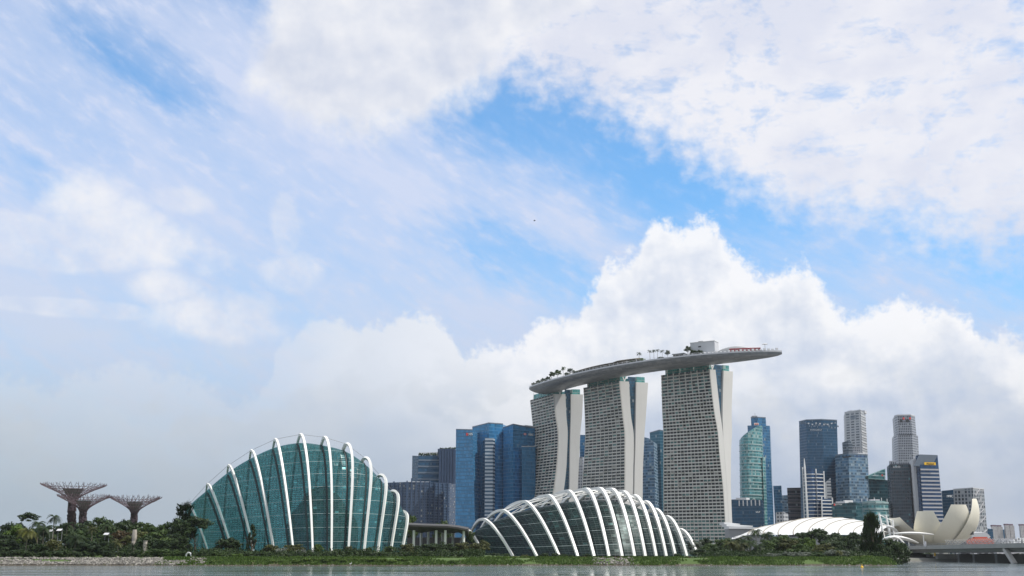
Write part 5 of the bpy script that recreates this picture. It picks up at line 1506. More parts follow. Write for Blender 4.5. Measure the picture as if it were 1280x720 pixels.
# white canopies and leaning masts left of it
def sail(label, p0, p1, crest, Y, wid, seed, name='white_canopy'):
    t = thing(name, label, 'canopy', (at(p0[0], 690, Y).x, Y, GZ), 'white canopies beside the lotus building')
    a, b = at(*p0, Y), at(*p1, Y); c = at(*crest, Y); mb = MB(); rows = []; low = []
    for i in range(17):
        f = i / 16; q = a * ((1 - f) ** 2) + c * (2 * f * (1 - f)) + b * f ** 2; w = wid * math.sin(math.pi * (f * .9 + .08)) ** .7
        rows.append([q + Vector((0, -w / 2, -w * .12)), q + Vector((0, 0, 0)), q + Vector((0, w / 2, -w * .12)), q + Vector((0, 0, -w * .2 - .5))])
    mb.grid(rows, None, True); mb.quad(rows[0][::-1]); mb.quad(rows[-1]); mb.build('membrane', M['white'], t, True)
    for f in (.2, .75):
        q = a * ((1 - f) ** 2) + c * (2 * f * (1 - f)) + b * f ** 2; mb = MB(); mb.tube([(q.x, Y, GZ), q - Vector((0, 0, .8))], .5); mb.build('post', M['white'], t)
    return t
sail('white curved canopy sweeping low in front of the leftmost petal', (1104, 672.5), (1148, 678), (1122, 664), 960, 14, 1)
sail('thin white canopy blade pointing right across the two left petals', (1117, 666.5), (1167, 667.6), (1140, 662.5), 990, 9, 2)
t = thing('arched_tube', 'slim white arched tube dropping to the bridge left of the lotus building', 'arch', (at(1128, 690, 940).x, 940, GZ))
pts = [at(px, py, 940) for px, py in ((1112, 672), (1118, 671), (1124, 673), (1129, 678), (1133, 686))]; mb = MB(); mb.tube(pts, .7, 6); mb.build('tube', M['white'], t)
t = thing('leaning_masts', 'pair of leaning white masts tied together, left of the lotus building', 'masts', (at(1105, 690, 1010).x, 1010, GZ))
for (a, b) in (((1099, 642), (1106, 676)), ((1107.5, 644), (1114, 676)), ((1116, 650), (1118, 676))):
    mb = MB(); mb.tube([at(*a, 1010), at(*b, 1010)], [.7, 1.1], 6); mb.build('mast', M['white'], t)
mb = MB()
for f in (.05, .35, .65): 
    a = at(1099, 642, 1010).lerp(at(1106, 676, 1010), f); b = at(1116, 650, 1010).lerp(at(1118, 676, 1010), f); mb.tube([a, b], .35, 4)
mb.build('tie', M['white'], t)
t = sail('pale tent sail hanging below the leaning masts', (1108, 657), (1123, 670), (1120, 656), 1000, 12, 3, 'tent_sail')

# ------------------------------------------------------------------ road bridge
BA, BB = at(1106, 685.2, 800), at(1330, 679, 540)
BB.z = BA.z + .8
bd = (BB - BA); bd.z = 0; bd.normalize(); bn = Vector((bd.y, -bd.x, 0))
BLEN = (BB - BA).length
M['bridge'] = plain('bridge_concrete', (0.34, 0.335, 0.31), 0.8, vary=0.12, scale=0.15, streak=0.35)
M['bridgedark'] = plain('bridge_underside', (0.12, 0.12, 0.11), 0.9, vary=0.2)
t = thing('road_bridge', 'long pale concrete road bridge crossing the water at the far right', 'bridge', tuple(BA))
mb = MB()
P0, P1 = BA + bn * 12, BB + bn * 12
sec = [(12.5, 0.9), (12.5, -1.3), (9.5, -1.6), (8.0, -3.3), (-8.0, -3.3), (-9.5, -1.6), (-12.5, -1.3), (-12.5, .9), (-12.1, .9), (-12.1, 0), (12.1, 0), (12.1, .9)]
rows = [[p + bn * s + Vector((0, 0, z)) for s, z in sec] for p in [BA.lerp(BB, i / 12) for i in range(13)]]
mb.grid(rows, None, True); mb.quad(rows[0][::-1]); mb.quad(rows[-1]); mb.build('deck', M['bridge'], t)
mb = MB()
for i in range(60):
    a = BA.lerp(BB, i / 59) + bn * 12.3 + Vector((0, 0, .9)); mb.beam(a, a + Vector((0, 0, .8)), .12)
mb.beam(BA + bn * 12.3 + Vector((0, 0, 1.65)), BB + bn * 12.3 + Vector((0, 0, 1.65)), .14); mb.build('railing', M['grey'], t)
def along(px):
    lo, hi = 0.0, 1.0
    for _ in range(40):
        m = (lo + hi) / 2; p = BA.lerp(BB, m) + bn * 6; X = 640 + FPX * p.x / (p.y * _c + (p.z - 5.5) * _s)
        if X < px: lo = m
        else: hi = m
    return BA.lerp(BB, lo)
for px in (1138, 1172.5, 1200, 1219, 1247, 1290):
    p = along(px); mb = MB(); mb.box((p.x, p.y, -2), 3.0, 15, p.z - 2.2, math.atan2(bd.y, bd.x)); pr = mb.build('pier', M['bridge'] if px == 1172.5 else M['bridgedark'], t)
    mb = MB(); mb.box((p.x, p.y, -1), 6, 18, 2.0, math.atan2(bd.y, bd.x)); mb.build('pile_cap', M['bridge'], pr)
p = along(1172.5) + bn * 8.2; mb = MB(); mb.box((p.x, p.y, 3.2), 1.6, .4, 1.8, math.atan2(bd.y, bd.x)); mb.build('navigation_mark', M['yellow'], t)
p = along(1171) + bn * 12.7; mb = MB(); mb.box((p.x, p.y, p.z + .2), 2.0, .5, 3.0, math.atan2(bd.y, bd.x)); mb.build('drain_box', M['lightgrey'], t)
a, b = along(1268) + bn * 11, along(1279) + bn * 11; mb = MB(); mb.beam(a + Vector((0, 0, -1.5)), Vector((b.x, b.y, -.5)), 2.0); mb.build('raking_strut', M['concrete'], t)

# helix footbridge beyond the road bridge
t = thing('helix_footbridge', 'white latticed footbridge of crossing tubes just above the road bridge deck', 'footbridge', (at(1200, 690, 900).x, 900, 5))
hA, hB = at(1184, 680.5, 930), at(1262, 678.6, 860)
for ph in (0, math.pi):
    mb = MB(); pts = []
    for i in range(161):
        f = i / 160; c = hA.lerp(hB, f); a = 2 * math.pi * f * 8 + ph; pts.append(c + Vector((0, 2.8 * math.cos(a), 2.3 * math.sin(a))))
    mb.tube(pts, .2, 5); mb.build('helix_tube', M['grey'], t)
mb = MB(); mb.beam(hA - Vector((0, 0, 2.5)), hB - Vector((0, 0, 2.5)), 5, .8); mb.build('deck', M['grey'], t)
mb = MB()
for i in range(33):
    c = hA.lerp(hB, i / 32); mb.beam(c + Vector((0, -4, -3)), c + Vector((0, 4, 3.8)), .25)
mb.build('brace', M['grey'], t)
for f in (.08, .38, .68, .97):
    c = hA.lerp(hB, f); mb = MB(); mb.tube([(c.x, c.y, -1), c - Vector((0, 0, 2.5))], .6); mb.build('pier', M['grey'], t)

# floating stage frame, pontoon and far quay seen under the bridge
t = thing('floating_stage', 'white open truss frame of a floating stage seen under the bridge', 'stage', (at(1235, 690, 672).x, 672, 0))
q = lambda px, py: at(px, py, 672)
for a, b in (((1219, 694.2), (1251, 693.6)), ((1219, 694.2), (1226, 703)), ((1251, 693.4), (1252.5, 701)), ((1226, 703), (1252.5, 701.2)), ((1229, 694), (1231, 702.6)), ((1240, 694), (1241, 702))):
    mb = MB(); mb.beam(q(*a), q(*b), .9); mb.build('truss', M['white'], t)
a, b = q(1224, 704), q(1256, 703.6); mb = MB(); mb.box(((a.x + b.x) / 2, 675, -.4), b.x - a.x, 6, 1.0); mb.build('pontoon', M['grey'], t)
mb = MB(); mb.box(((a.x + b.x) / 2 + 2, 677, .6), (b.x - a.x) * .8, 1.0, 4.0); mb.build('backdrop', M['dark'], t)
t = thing('white_barge', 'low white barge moored under the right end of the bridge', 'barge', (at(1265, 690, 640).x, 640, 0))
a, b = at(1256, 704, 660), at(1274, 704, 660); mb = MB(); mb.prism([(a.x, 660), (b.x, 660), (b.x + 1, 664), (a.x - 1, 664)], -.3, 1.1, bottom=True); mb.build('hull', M['white'], t)
mb = MB(); mb.box(((a.x + b.x) / 2, 662, 1.1), (b.x - a.x) * .5, 2, .7); mb.build('deckhouse', M['lightgrey'], t)
t = thing('quay_terraces', 'dark stepped quay along the far bank under the bridge', 'quay', (at(1200, 690, 880).x, 880, 0))
rg = random.Random(3)
for k in range(3):
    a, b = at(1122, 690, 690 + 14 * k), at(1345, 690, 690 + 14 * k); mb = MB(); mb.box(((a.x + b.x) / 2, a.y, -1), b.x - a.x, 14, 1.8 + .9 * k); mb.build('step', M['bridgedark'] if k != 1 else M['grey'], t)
for k in range(46):
    px = rg.uniform(1128, 1300); a = at(px, 690, 722 + rg.uniform(0, 20)); mb = MB(); mb.box((a.x, a.y, 2.5), rg.uniform(.3, 2.4), .4, rg.uniform(1.2, 2.6)); mb.build('bollard_panel', M['lightgrey'] if k % 2 else M['grey'], t)

# ------------------------------------------------------------------ trees and shrubs
LEAF = {
    'dark': foliage('leaves_dark_green', (0.009, 0.022, 0.007), (0.045, 0.076, 0.020)),
    'mid': foliage('leaves_mid_green', (0.014, 0.034, 0.009), (0.076, 0.122, 0.027)),
    'bright': foliage('leaves_bright_green', (0.027, 0.063, 0.009), (0.135, 0.207, 0.032)),
    'olive': foliage('leaves_olive', (0.027, 0.036, 0.011), (0.117, 0.126, 0.036)),
    'yellow': foliage('leaves_yellow_green', (0.037, 0.053, 0.009), (0.161, 0.161, 0.031)),
    'silver': foliage('leaves_silver_green', (0.045, 0.058, 0.045), (0.216, 0.243, 0.198)),
    'reddish': foliage('leaves_reddish', (0.040, 0.032, 0.011), (0.126, 0.076, 0.032)),
}
MESH = {}
def leaf_quad(mb, p, n, s, rng, asp=1.0):
    e = n.orthogonal().normalized(); a = rng.uniform(0, 6.283); f = n.cross(e)
    u = e * math.cos(a) + f * math.sin(a); v = f * math.cos(a) - e * math.sin(a)
    mb.quad([p - u * s, p - v * s * .5 * asp, p + u * s, p + v * s * .5 * asp], None, rng.random())
def crown_mesh(kind, seed):
    """unit crowns: z from 0 to 1, radius about 0.5"""
    rng = random.Random(seed); mb = MB(); rv = lambda: Vector((rng.gauss(0, 1), rng.gauss(0, 1), rng.gauss(0, 1))).normalized()
    def clump(c, r, n, s, flat=.8):
        for _ in range(n):
            d = rv(); d.z = d.z * .9 + .15
            q = c + Vector((d.x * r, d.y * r, d.z * r * flat)) * rng.uniform(.55, 1.06)
            leaf_quad(mb, q, (d + rv() * .55).normalized(), s * rng.uniform(.6, 1.3), rng)
    if kind == 'round':
        for _ in range(26):
            d = rv(); rr = rng.uniform(.14, .37); clump(Vector((d.x * rr, d.y * rr, .50 + d.z * rr * 1.05)), rng.uniform(.11, .19), 58, .050)
    elif kind == 'wide':
        for _ in range(30):
            a = rng.uniform(0, 6.283); r = .42 * math.sqrt(rng.random()); z = .70 + .18 * (1 - (r / .42) ** 2) - rng.uniform(0, .28)
            clump(Vector((r * math.cos(a), r * math.sin(a), z)), rng.uniform(.09, .17), 56, .044, .6)
    elif kind == 'tall':
        for _ in range(34):
            z = rng.uniform(.16, .93); rr = .36 * math.sin(math.pi * min(1, (z + .12) * .86)) ** .8 * math.sqrt(rng.random()); a = rng.uniform(0, 6.283)
            clump(Vector((rr * math.cos(a), rr * math.sin(a), z)), rng.uniform(.08, .15), 54, .040, 1.0)
    elif kind == 'feather':      # casuarina: wispy upright sprays
        for _ in range(60):
            z = rng.uniform(.1, .97); rr = (.40 * (1 - z) ** .55 + .05) * rng.uniform(.3, 1); a = rng.uniform(0, 6.283); c = Vector((rr * math.cos(a), rr * math.sin(a), z))
            for _ in range(34):
                q = c + rv() * rng.uniform(0, .09); d = (Vector((math.cos(a) * .5, math.sin(a) * .5, .8)) + rv() * .5).normalized(); s = d.orthogonal().normalized() * .013
                L = d * rng.uniform(.03, .06); mb.quad([q - L - s, q - L + s, q + L + s, q + L - s], None, rng.random())
    elif kind == 'cone':
        for _ in range(46):
            z = rng.uniform(.03, .97); rr = (.46 * (1 - z) ** .8 + .03) * rng.uniform(.4, 1); a = rng.uniform(0, 6.283); clump(Vector((rr * math.cos(a), rr * math.sin(a), z)), .085, 34, .045, .9)
    elif kind == 'shrub':
        for _ in range(20):
            a = rng.uniform(0, 6.283); r = .38 * math.sqrt(rng.random()); clump(Vector((r * math.cos(a), r * math.sin(a), rng.uniform(.2, .75 - r * .6))), rng.uniform(.12, .2), 50, .062, .9)
    elif kind in ('palm', 'coconut', 'fan'):
        nf = {'palm': 30, 'coconut': 22, 'fan': 46}[kind]
        for i in range(nf):
            a = rng.uniform(0, 6.283); up = rng.uniform(-.15, 1.0) if kind != 'fan' else rng.uniform(-.5, 1.0); L = rng.uniform(.42, .56) * (1 if kind != 'fan' else .85)
            d = Vector((math.cos(a), math.sin(a), 0)); p = Vector((0, 0, .55)); v = (d * (1 - .5 * max(0, up)) + Vector((0, 0, up))).normalized(); pts = [p.copy()]
            ns = 7
            for k in range(ns): v = (v + Vector((0, 0, -.30 if kind != 'fan' else -.16))).normalized(); p = p + v * (L / ns); pts.append(p.copy())
            sd = Vector((-d.y, d.x, 0)); rn = rng.random()
            for k in range(ns):
                f0, f1 = k / ns, (k + 1) / ns; w0, w1 = [.10 * math.sin(math.pi * (.12 + .86 * f)) for f in (f0, f1)]
                if kind == 'fan': w0, w1 = w0 * .6, w1 * .6
                for sg in (-1, 1):        # drooping leaflets with gaps between them
                    for h in (0.0, .5):
                        q0 = pts[k].lerp(pts[k + 1], h); q1 = pts[k].lerp(pts[k + 1], h + .42); w = w0 + (w1 - w0) * h
                        tip = q0.lerp(q1, .8) + sd * (sg * w) + Vector((0, 0, -w * .55)) + d * w * .5
                        mb.quad([q0, q1, tip], None, min(1, max(0, rn + rng.uniform(-.2, .2))))
    elif kind == 'grassy':       # spiky pandanus-like tuft
        for i in range(150):
            a = rng.uniform(0, 6.283); e = rng.uniform(.1, 1.4); d = Vector((math.cos(a) * math.cos(e), math.sin(a) * math.cos(e), math.sin(e))); L = rng.uniform(.35, .6); s = Vector((-math.sin(a), math.cos(a), 0)) * .018
            q = Vector((rng.uniform(-.15, .15), rng.uniform(-.15, .15), .12)); m = q + d * L * .6; e_ = m + (d + Vector((0, 0, -.7))).normalized() * L * .4
            r = rng.random(); mb.quad([q - s, q + s, m + s, m - s], None, r); mb.quad([m - s, m + s, e_], None, r)
    me = bpy.data.meshes.new('crown'); me.from_pydata(mb.v, [], mb.f); me.attributes.new('rnd', 'FLOAT', 'FACE').data.foreach_set('value', mb.r); me.update()
    return me
def trunk_mesh(kind, seed):
    rng = random.Random(seed); mb = MB()
    if kind in ('palm', 'coconut', 'fan'):
        bx, by = rng.uniform(-.1, .1), rng.uniform(-.06, .06); mb.tube([(bx * (1 - i / 6) ** 2, by * (1 - i / 6) ** 2, i / 6) for i in range(7)], [.030 - .012 * i / 6 for i in range(7)], 7)
    else:
        mb.tube([(0.01 * math.sin(i), 0.01 * math.cos(i * 1.7), .62 * i / 5) for i in range(6)], [.034 - .016 * i / 5 for i in range(6)], 7)
        for k in range(6):
            a = k * 1.05 + rng.uniform(-.3, .3); z = rng.uniform(.25, .5); d = Vector((math.cos(a), math.sin(a), 0))
            mb.tube([Vector((0, 0, z)), Vector((0, 0, z + .12)) + d * .12, Vector((0, 0, z + .30)) + d * rng.uniform(.2, .32)], [.016, .011, .005], 5)
    me = bpy.data.meshes.new('trunk'); me.from_pydata(mb.v, [], mb.f); me.materials.append(M['bark'] if kind not in ('palm', 'coconut', 'fan') else M['palebark']); me.update()
    return me
KINDS = {'round': 'tree', 'wide': 'tree', 'tall': 'tree', 'feather': 'tree', 'cone': 'tree', 'shrub': 'shrub', 'palm': 'palm', 'coconut': 'palm', 'fan': 'palm', 'grassy': 'shrub'}
VAR = {'round': 3, 'wide': 2, 'tall': 2, 'shrub': 3, 'palm': 2, 'coconut': 2}
def crown_of(kind, leaf, v):
    key = (kind, leaf, v)
    if key not in MESH:
        base = MESH.get((kind, v))
        if base is None: base = MESH[(kind, v)] = crown_mesh(kind, hash((len(kind) * 7 + ord(kind[0]) * 31 + v * 101)) % 9999)
        me = base.copy(); me.materials.clear(); me.materials.append(LEAF[leaf]); MESH[key] = me
    return MESH[key]
prng = random.Random(77)
NAMES = {'round': 'broadleaf_tree', 'wide': 'spreading_tree', 'tall': 'upright_tree', 'feather': 'casuarina_tree', 'cone': 'conifer_tree', 'shrub': 'shrub', 'palm': 'palm_tree', 'coconut': 'palm_tree', 'fan': 'fan_palm', 'grassy': 'spiky_shrub'}
PLANTS = []
def plant(kind, leaf, px, py, wpx, Y, place=None, group='', zb=None, hmin=None):
    """px, py: top of the crown in the photograph; wpx: its width"""
    v = prng.randrange(VAR.get(kind, 1)); c = at(px, py, Y); x = at(px, 692, Y).x; zb = gz(x, Y) - .2 if zb is None else zb
    ht = max(c.z - zb, 1.0); W_ = wpx / FPX * Y * 1.02
    o = thing(NAMES[kind], None, KINDS[kind], (x, Y, zb), group)
    cr = bpy.data.objects.new('crown', crown_of(kind, leaf, v)); COL.objects.link(cr); cr.parent = o
    rz = prng.uniform(0, 6.283); cr.rotation_euler = (0, 0, rz)
    W_ *= prng.uniform(.97, 1.05); wx = W_ * 1.08
    if kind in ('palm', 'coconut', 'fan'):
        cs = W_ * 1.0; cr.scale = (cs, cs, cs); cr.location = (0, 0, ht - cs * .80); th = ht - cs * .80 + cs * .56
    elif kind in ('shrub', 'grassy'):
        cr.scale = (wx, wx, ht * 1.12); th = 0
    elif kind in ('cone', 'feather'):
        cr.scale = (wx, wx, ht * .97); cr.location = (0, 0, ht * .05); th = ht * .9
    else:
        ch = min(ht * .96, W_ * (1.45 if kind == 'round' else 1.0 if kind == 'wide' else 2.2)); cr.scale = (wx * 1.1, wx * 1.1, ch * 1.02); cr.location = (0, 0, ht - ch * .97); th = ht - ch * .40
    if th > 0:
        tk = ('trunk', kind in ('palm', 'coconut', 'fan'), v)
        if tk not in MESH: MESH[tk] = trunk_mesh(kind, 5 + v)
        tr = bpy.data.objects.new('trunk', MESH[tk]); COL.objects.link(tr); tr.parent = o
        s = max(th, 1.0); w = max(s * (.62 if kind in ('palm', 'coconut', 'fan') else .85), W_ * .5); tr.scale = (w, w, s); tr.rotation_euler = (0, 0, rz)
    PLANTS.append((o, kind, leaf, px, py, wpx, Y, place, ht)); return o

GL = 'trees of the waterfront garden behind the rocks'
# left belt, from the back to the front: kind, leaf, px, top py, width px, distance
LEFT = [
 ('round','dark',4,650,26,575),('wide','dark',31,640,20,560),('round','dark',19,650,20,565),('round','dark',46,654,24,560),('round','mid',125,647,36,585),('round','dark',106,651,30,590),('round','dark',152,650,30,580),
 ('round','mid',180,649,32,575),('round','mid',205,653,26,570),('feather','dark',228,630,40,575),('round','dark',222,644,26,565),('round','dark',140,655,26,570),('round','dark',76,654,26,570),('round','mid',192,659,30,555),('round','dark',166,653,26,588),('round','dark',86,655,22,580),('round','dark',60,655,22,588),
 ('round','bright',20,652,30,545),('coconut','dark',64,640,24,535),('coconut','dark',81,650,22,530),('palm','dark',45,648,24,535),('round','mid',98,659,28,535),('fan','olive',113,656,21,515),('round','reddish',150,660,28,530),('round','mid',131,665,26,525),('round','mid',196,663,34,525),('round','olive',171,660,24,530),('round','dark',213,664,28,530),('round','dark',36,660,24,540),('round','dark',88,664,24,522),('palm','dark',130,652,20,545),
 ('round','dark',4,664,26,505),('palm','yellow',32,656,32,500),('round','dark',12,676,24,500),('palm','dark',52,652,34,512),('round','dark',50,678,24,500),('round','olive',66,672,20,503),('palm','dark',93,664,32,504),('round','dark',110,676,28,500),('round','dark',118,680,22,496),('round','dark',129,677,24,500),('fan','olive',147,672,24,499),('fan','dark',166,678,20,500),
 ('shrub','dark',24,684,26,494),('shrub','dark',62,686,28,493),('shrub','dark',82,684,24,494),('shrub','dark',140,685,24,494),('shrub','mid',185,682,28,495),('shrub','mid',207,683,30,496),('round','dark',222,668,24,512),('shrub','mid',226,686,24,500),('round','dark',200,672,26,508),('shrub','dark',104,686,24,493),('shrub','dark',160,686,22,494),('shrub','dark',40,687,22,493),('shrub','dark',2,686,20,494),('round','dark',182,670,24,510),
]
for a in LEFT:
    a = list(a)
    if a[0] == 'round': a[4] *= 1.16
    plant(*a, group=GL)
# in front of the taller conservatory
GC = 'planting along the foot of the taller conservatory'
CFP = [('wide','dark',243,645,31,515),('shrub','dark',262,682,22,508),('shrub','dark',283,668,30,530),('round','dark',289,672,26,525),('cone','dark',314,657,17,512),('shrub','mid',274,686,20,500),('shrub','bright',296,690,16,496),('shrub','dark',304,686,20,505),
 ('round','olive',338,679,20,510),('shrub','silver',351,682,18,508),('round','olive',366,679,26,512),('shrub','silver',376,684,16,506),('shrub','dark',386,688,20,505),('round','bright',398,678.5,13,510),('shrub','dark',412,687,22,505),('shrub','dark',426,683,22,508),('shrub','dark',441,683,20,508),('round','olive',436,681,10,511),('shrub','dark',454,685,20,506),('round','mid',460,683,12,512),('shrub','dark',468,688,20,504),('round','mid',486,681,14,511),('shrub','dark',480,688,18,505),('shrub','dark',326,688,18,504),('shrub','dark',250,688,20,500),('shrub','dark',234,686,18,503),('shrub','dark',498,687,18,506)]
for a in CFP: plant(*a, group=GC)
GP = 'trees around the open pavilion'
PV = [('round','mid',512,645,28,720),('round','mid',553,651,26,730),('round','olive',509,678,20,512),('round','dark',523,680,26,516),('round','dark',541,679,32,518),('round','dark',558,678,26,515),('round','olive',578,676,24,517),('round','olive',596,677,26,520),('round','olive',604,675,16,530),('shrub','dark',533,686,22,508),('shrub','dark',570,687,22,507),('shrub','dark',589,686,20,510),('shrub','olive',515,687,18,506),('shrub','dark',551,688,18,506),('round','mid',588,662,12,640),('fan','dark',553,676,12,560)]
for a in PV: plant(*a, group=GP)
GF = 'small shrubs along the foot of the lower conservatory'
for a in [('shrub','dark',617,690,16,570),('shrub','mid',632,691,10,572),('shrub','dark',681,689,13,575),('shrub','dark',694,690,10,572),('shrub','dark',704,691,11,574),('shrub','dark',712,692,9,572),('shrub','dark',733,691,10,575),('shrub','olive',656,692,10,570),('shrub','dark',846,690,10,575)]: plant(*a, group=GF)
# right belt below the nearest hotel tower and the white vaulted roof
GR = 'dark trees below the nearest hotel tower and the vaulted roof'
RIGHT = [('round','silver',868,671,22,640),('round','mid',884,678,26,640),('round','dark',858,675,20,660),('round','mid',905,668,26,650),('round','dark',924,668,28,650),('palm','dark',946,656,22,600),('palm','dark',960,659,24,605),('coconut','dark',935,664,22,600),('round','mid',978,666,32,650),('round','dark',1004,668,28,660),('wide','dark',1020,662,40,640),('wide','dark',1046,666,38,650),('wide','dark',1068,666,32,640),('round','dark',1036,672,32,620),('round','dark',1062,676,30,615),('round','mid',992,671,26,620),
 ('round','mid',890,675,26,560),('shrub','silver',872,680,20,545),('round','dark',876,684,22,520),('round','dark',896,679,24,540),('palm','olive',914,670,28,545),('palm','olive',926,672,26,540),('palm','dark',938,668,30,545),('palm','dark',948,674,26,535),('round','mid',957,672,24,550),('round','mid',970,670,28,555),('round','olive',986,673,26,550),('round','bright',1011,674,22,560),('round','mid',1000,680,26,530),('round','olive',1028,680,28,540),('round','dark',1046,680,26,560),
 ('shrub','silver',966,687,18,505),('shrub','silver',986,687,18,506),('shrub','silver',1003,687,20,507),('shrub','silver',1046,685,32,505),('palm','olive',1049,686,14,494),('shrub','yellow',1071,693.5,16,505),('shrub','bright',1083,693,16,508),('shrub','dark',1100,692,18,510),('feather','dark',1092,644,38,540),('feather','dark',1088,650,28,545),('round','dark',1112,672,34,560),('round','dark',1128,676,22,600),('round','dark',1103,680,26,530),('shrub','dark',905,689,22,510),('shrub','dark',930,688,22,512),('shrub','dark',948,690,20,508),('shrub','mid',1022,690,20,504),('shrub','dark',890,690,18,512),('shrub','dark',1117,690,18,520),('round','dark',1076,680,24,560),('round','dark',882,668,20,680),('shrub','mid',976,692,14,500),('shrub','mid',1060,692,12,503)]
for a in RIGHT:
    a = list(a)
    if a[2] < 985: a[3] += 2.5
    elif a[5] > 530 and a[0] != 'feather': a[3] -= 2.0; a[4] *= 1.08
    plant(*a, group=GR)
GB = 'trees on the far quay seen under the bridge'
for a in [('round','mid',1186,692,16,760),('round','mid',1160,691,16,765),('round','bright',1212,693,14,765),('round','dark',1146,690,18,760),('round','mid',1262,692,18,770),('round','dark',1276,691,18,765),('round','dark',1130,688,18,720)]: plant(*a, group=GB, zb=2.5)
# low creepers forming mounds on the bank
GK = 'low bright mounds along the grassy bank'
krng = random.Random(21)
for i, px in enumerate([372, 384, 395, 406, 418, 429, 441, 453, 466, 478, 490, 503, 340, 352, 318, 300, 268, 246, 520, 540, 566, 590, 615, 640, 880, 897, 914, 936, 958, 1035]):
    big = 372 <= px <= 503; d = 6 + krng.uniform(-1.5, 4); x = at(px, 695, 486).x; Y = shore(x) + d
    plant('shrub', 'bright', px, 696.6 + krng.uniform(-.8, 1.2) if big else 699 + krng.uniform(-.8, .8), krng.uniform(11, 16) if big else krng.uniform(8, 12), Y, group=GK, zb=gz(x, Y) - .5)
for i in range(16):      # flower strip in front of the lower conservatory
    px = 640 + i * 14.6 + krng.uniform(-3, 3); x = at(px, 695, 500).x; Y = shore(x) + 19
    plant('shrub', 'yellow' if i % 3 else 'reddish', px, 694.6, 13, Y, group='clipped flower border along the top of the bank', zb=gz(x, Y) - .3)

# --- labels: size, colour and kind, then what the plant stands by, then a count only where that is not enough
CO = {'dark': 'dark', 'mid': 'green', 'bright': 'bright green', 'olive': 'olive green', 'yellow': 'yellowish', 'silver': 'silvery', 'reddish': 'reddish'}
KN = {'round': 'rounded tree', 'wide': 'spreading tree', 'tall': 'upright tree', 'feather': 'feathery tree', 'cone': 'conical conifer', 'shrub': 'shrub', 'palm': 'arching palm', 'coconut': 'tall coconut palm', 'fan': 'mop-headed fan palm', 'grassy': 'spiky shrub'}
def spot(px, Y, g):
    if g == GL:
        row = 'in the front garden row' if Y < 515 else 'in the middle garden row' if Y < 550 else 'in the back garden row'
        w = 'near the left edge' if px < 40 else 'left of tallest steel tree' if px < 82 else 'below the overlapping steel trees' if px < 118 else 'between the steel trees' if px < 155 else 'near the lone steel tree' if px < 185 else 'towards the tall glasshouse'
        return row + ', ' + w
    if g == GC: 
        ft = [fx for fx, *_ in ((261.5,), (292,), (318,), (343,), (367,), (391,), (414.5,), (435.5,), (455,), (472,), (488,), (502,))]
        k = min(range(12), key=lambda i: abs(ft[i] - px)); nm = ['first', 'second', 'third', 'fourth', 'fifth', 'sixth', 'seventh', 'eighth', 'ninth', 'tenth', 'eleventh', 'last'][k]
        return f'by the {nm} rib of the taller glasshouse'
    if g == GP: return 'behind the open pavilion' if Y > 600 else 'in front of the open pavilion' if px < 584 else 'between pavilion and lower glasshouse'
    if g == GF: 
        ft = [604, 641, 671, 699, 722, 742, 761, 777, 793, 806, 820, 832, 844, 855]; k = min(range(14), key=lambda i: abs(ft[i] - px))
        nm = ['first', 'second', 'third', 'fourth', 'fifth', 'sixth', 'seventh', 'eighth', 'ninth', 'tenth', 'eleventh', 'twelfth', 'thirteenth', 'last'][k]; return f'by the {nm} rib foot of the lower glasshouse'
    if g == GR:
        row = 'at the water side' if Y < 520 else 'mid-belt' if Y < 590 else 'at the back'
        w = 'beside the lower glasshouse' if px < 880 else 'below the nearest hotel tower' if px < 918 else 'under the vaulted roof\'s left end' if px < 975 else 'under the vaulted roof\'s middle' if px < 1040 else 'under the vaulted roof\'s right end' if px < 1080 else 'at the bridge end'
        return f'{row} {w}'
    if g == GB: return 'seen under the bridge'
    if g == GK: return 'on the bank before the taller glasshouse' if px < 512 else 'on the bank before the pavilion' if px < 600 else 'on the bank before the lower glasshouse' if px < 860 else 'on the bank below the right-hand trees'
    return 'in the border before the lower glasshouse'
from collections import defaultdict
buck = defaultdict(list)
for rec in PLANTS:
    o, kind, leaf, px, py, wpx, Y, place, ht = rec
    nm = KN[kind] if o['group'] != GK else 'creeper mound'
    if o['group'].startswith('clipped'): nm = 'clipped flower clump'
    sz = '' if kind in ('coconut', 'cone') or nm != KN[kind] else ('low ' if kind == 'shrub' and ht < 4 else 'tall ' if ht > 17 else '')
    buck[f'{sz}{CO[leaf]} {nm}|{spot(px, Y, o["group"])}'].append((px, o))
ORD = ['first', 'second', 'third', 'fourth', 'fifth', 'sixth', 'seventh', 'eighth', 'ninth', 'tenth', 'eleventh', 'twelfth', 'thirteenth', 'fourteenth', 'fifteenth', 'sixteenth']
CNT = {2: 'two', 3: 'three', 4: 'four'}
for key, L in buck.items():
    a, b = key.split('|'); L.sort(key=lambda q: q[0])
    for i, (px, o) in enumerate(L):
        if o['group'] == GK or o['group'].startswith('clipped'): o['label'] = f'{a} {b}'
        elif len(L) == 1: o['label'] = f'{a} {b}'
        elif len(L) == 2: o['label'] = f'{"left" if i == 0 else "right"}-hand {a} {b}'
        elif i == 0: o['label'] = f'leftmost {a} {b}'
        elif i == len(L) - 1: o['label'] = f'rightmost {a} {b}'
        else: o['label'] = f'{ORD[i]} {a} from left {b}'

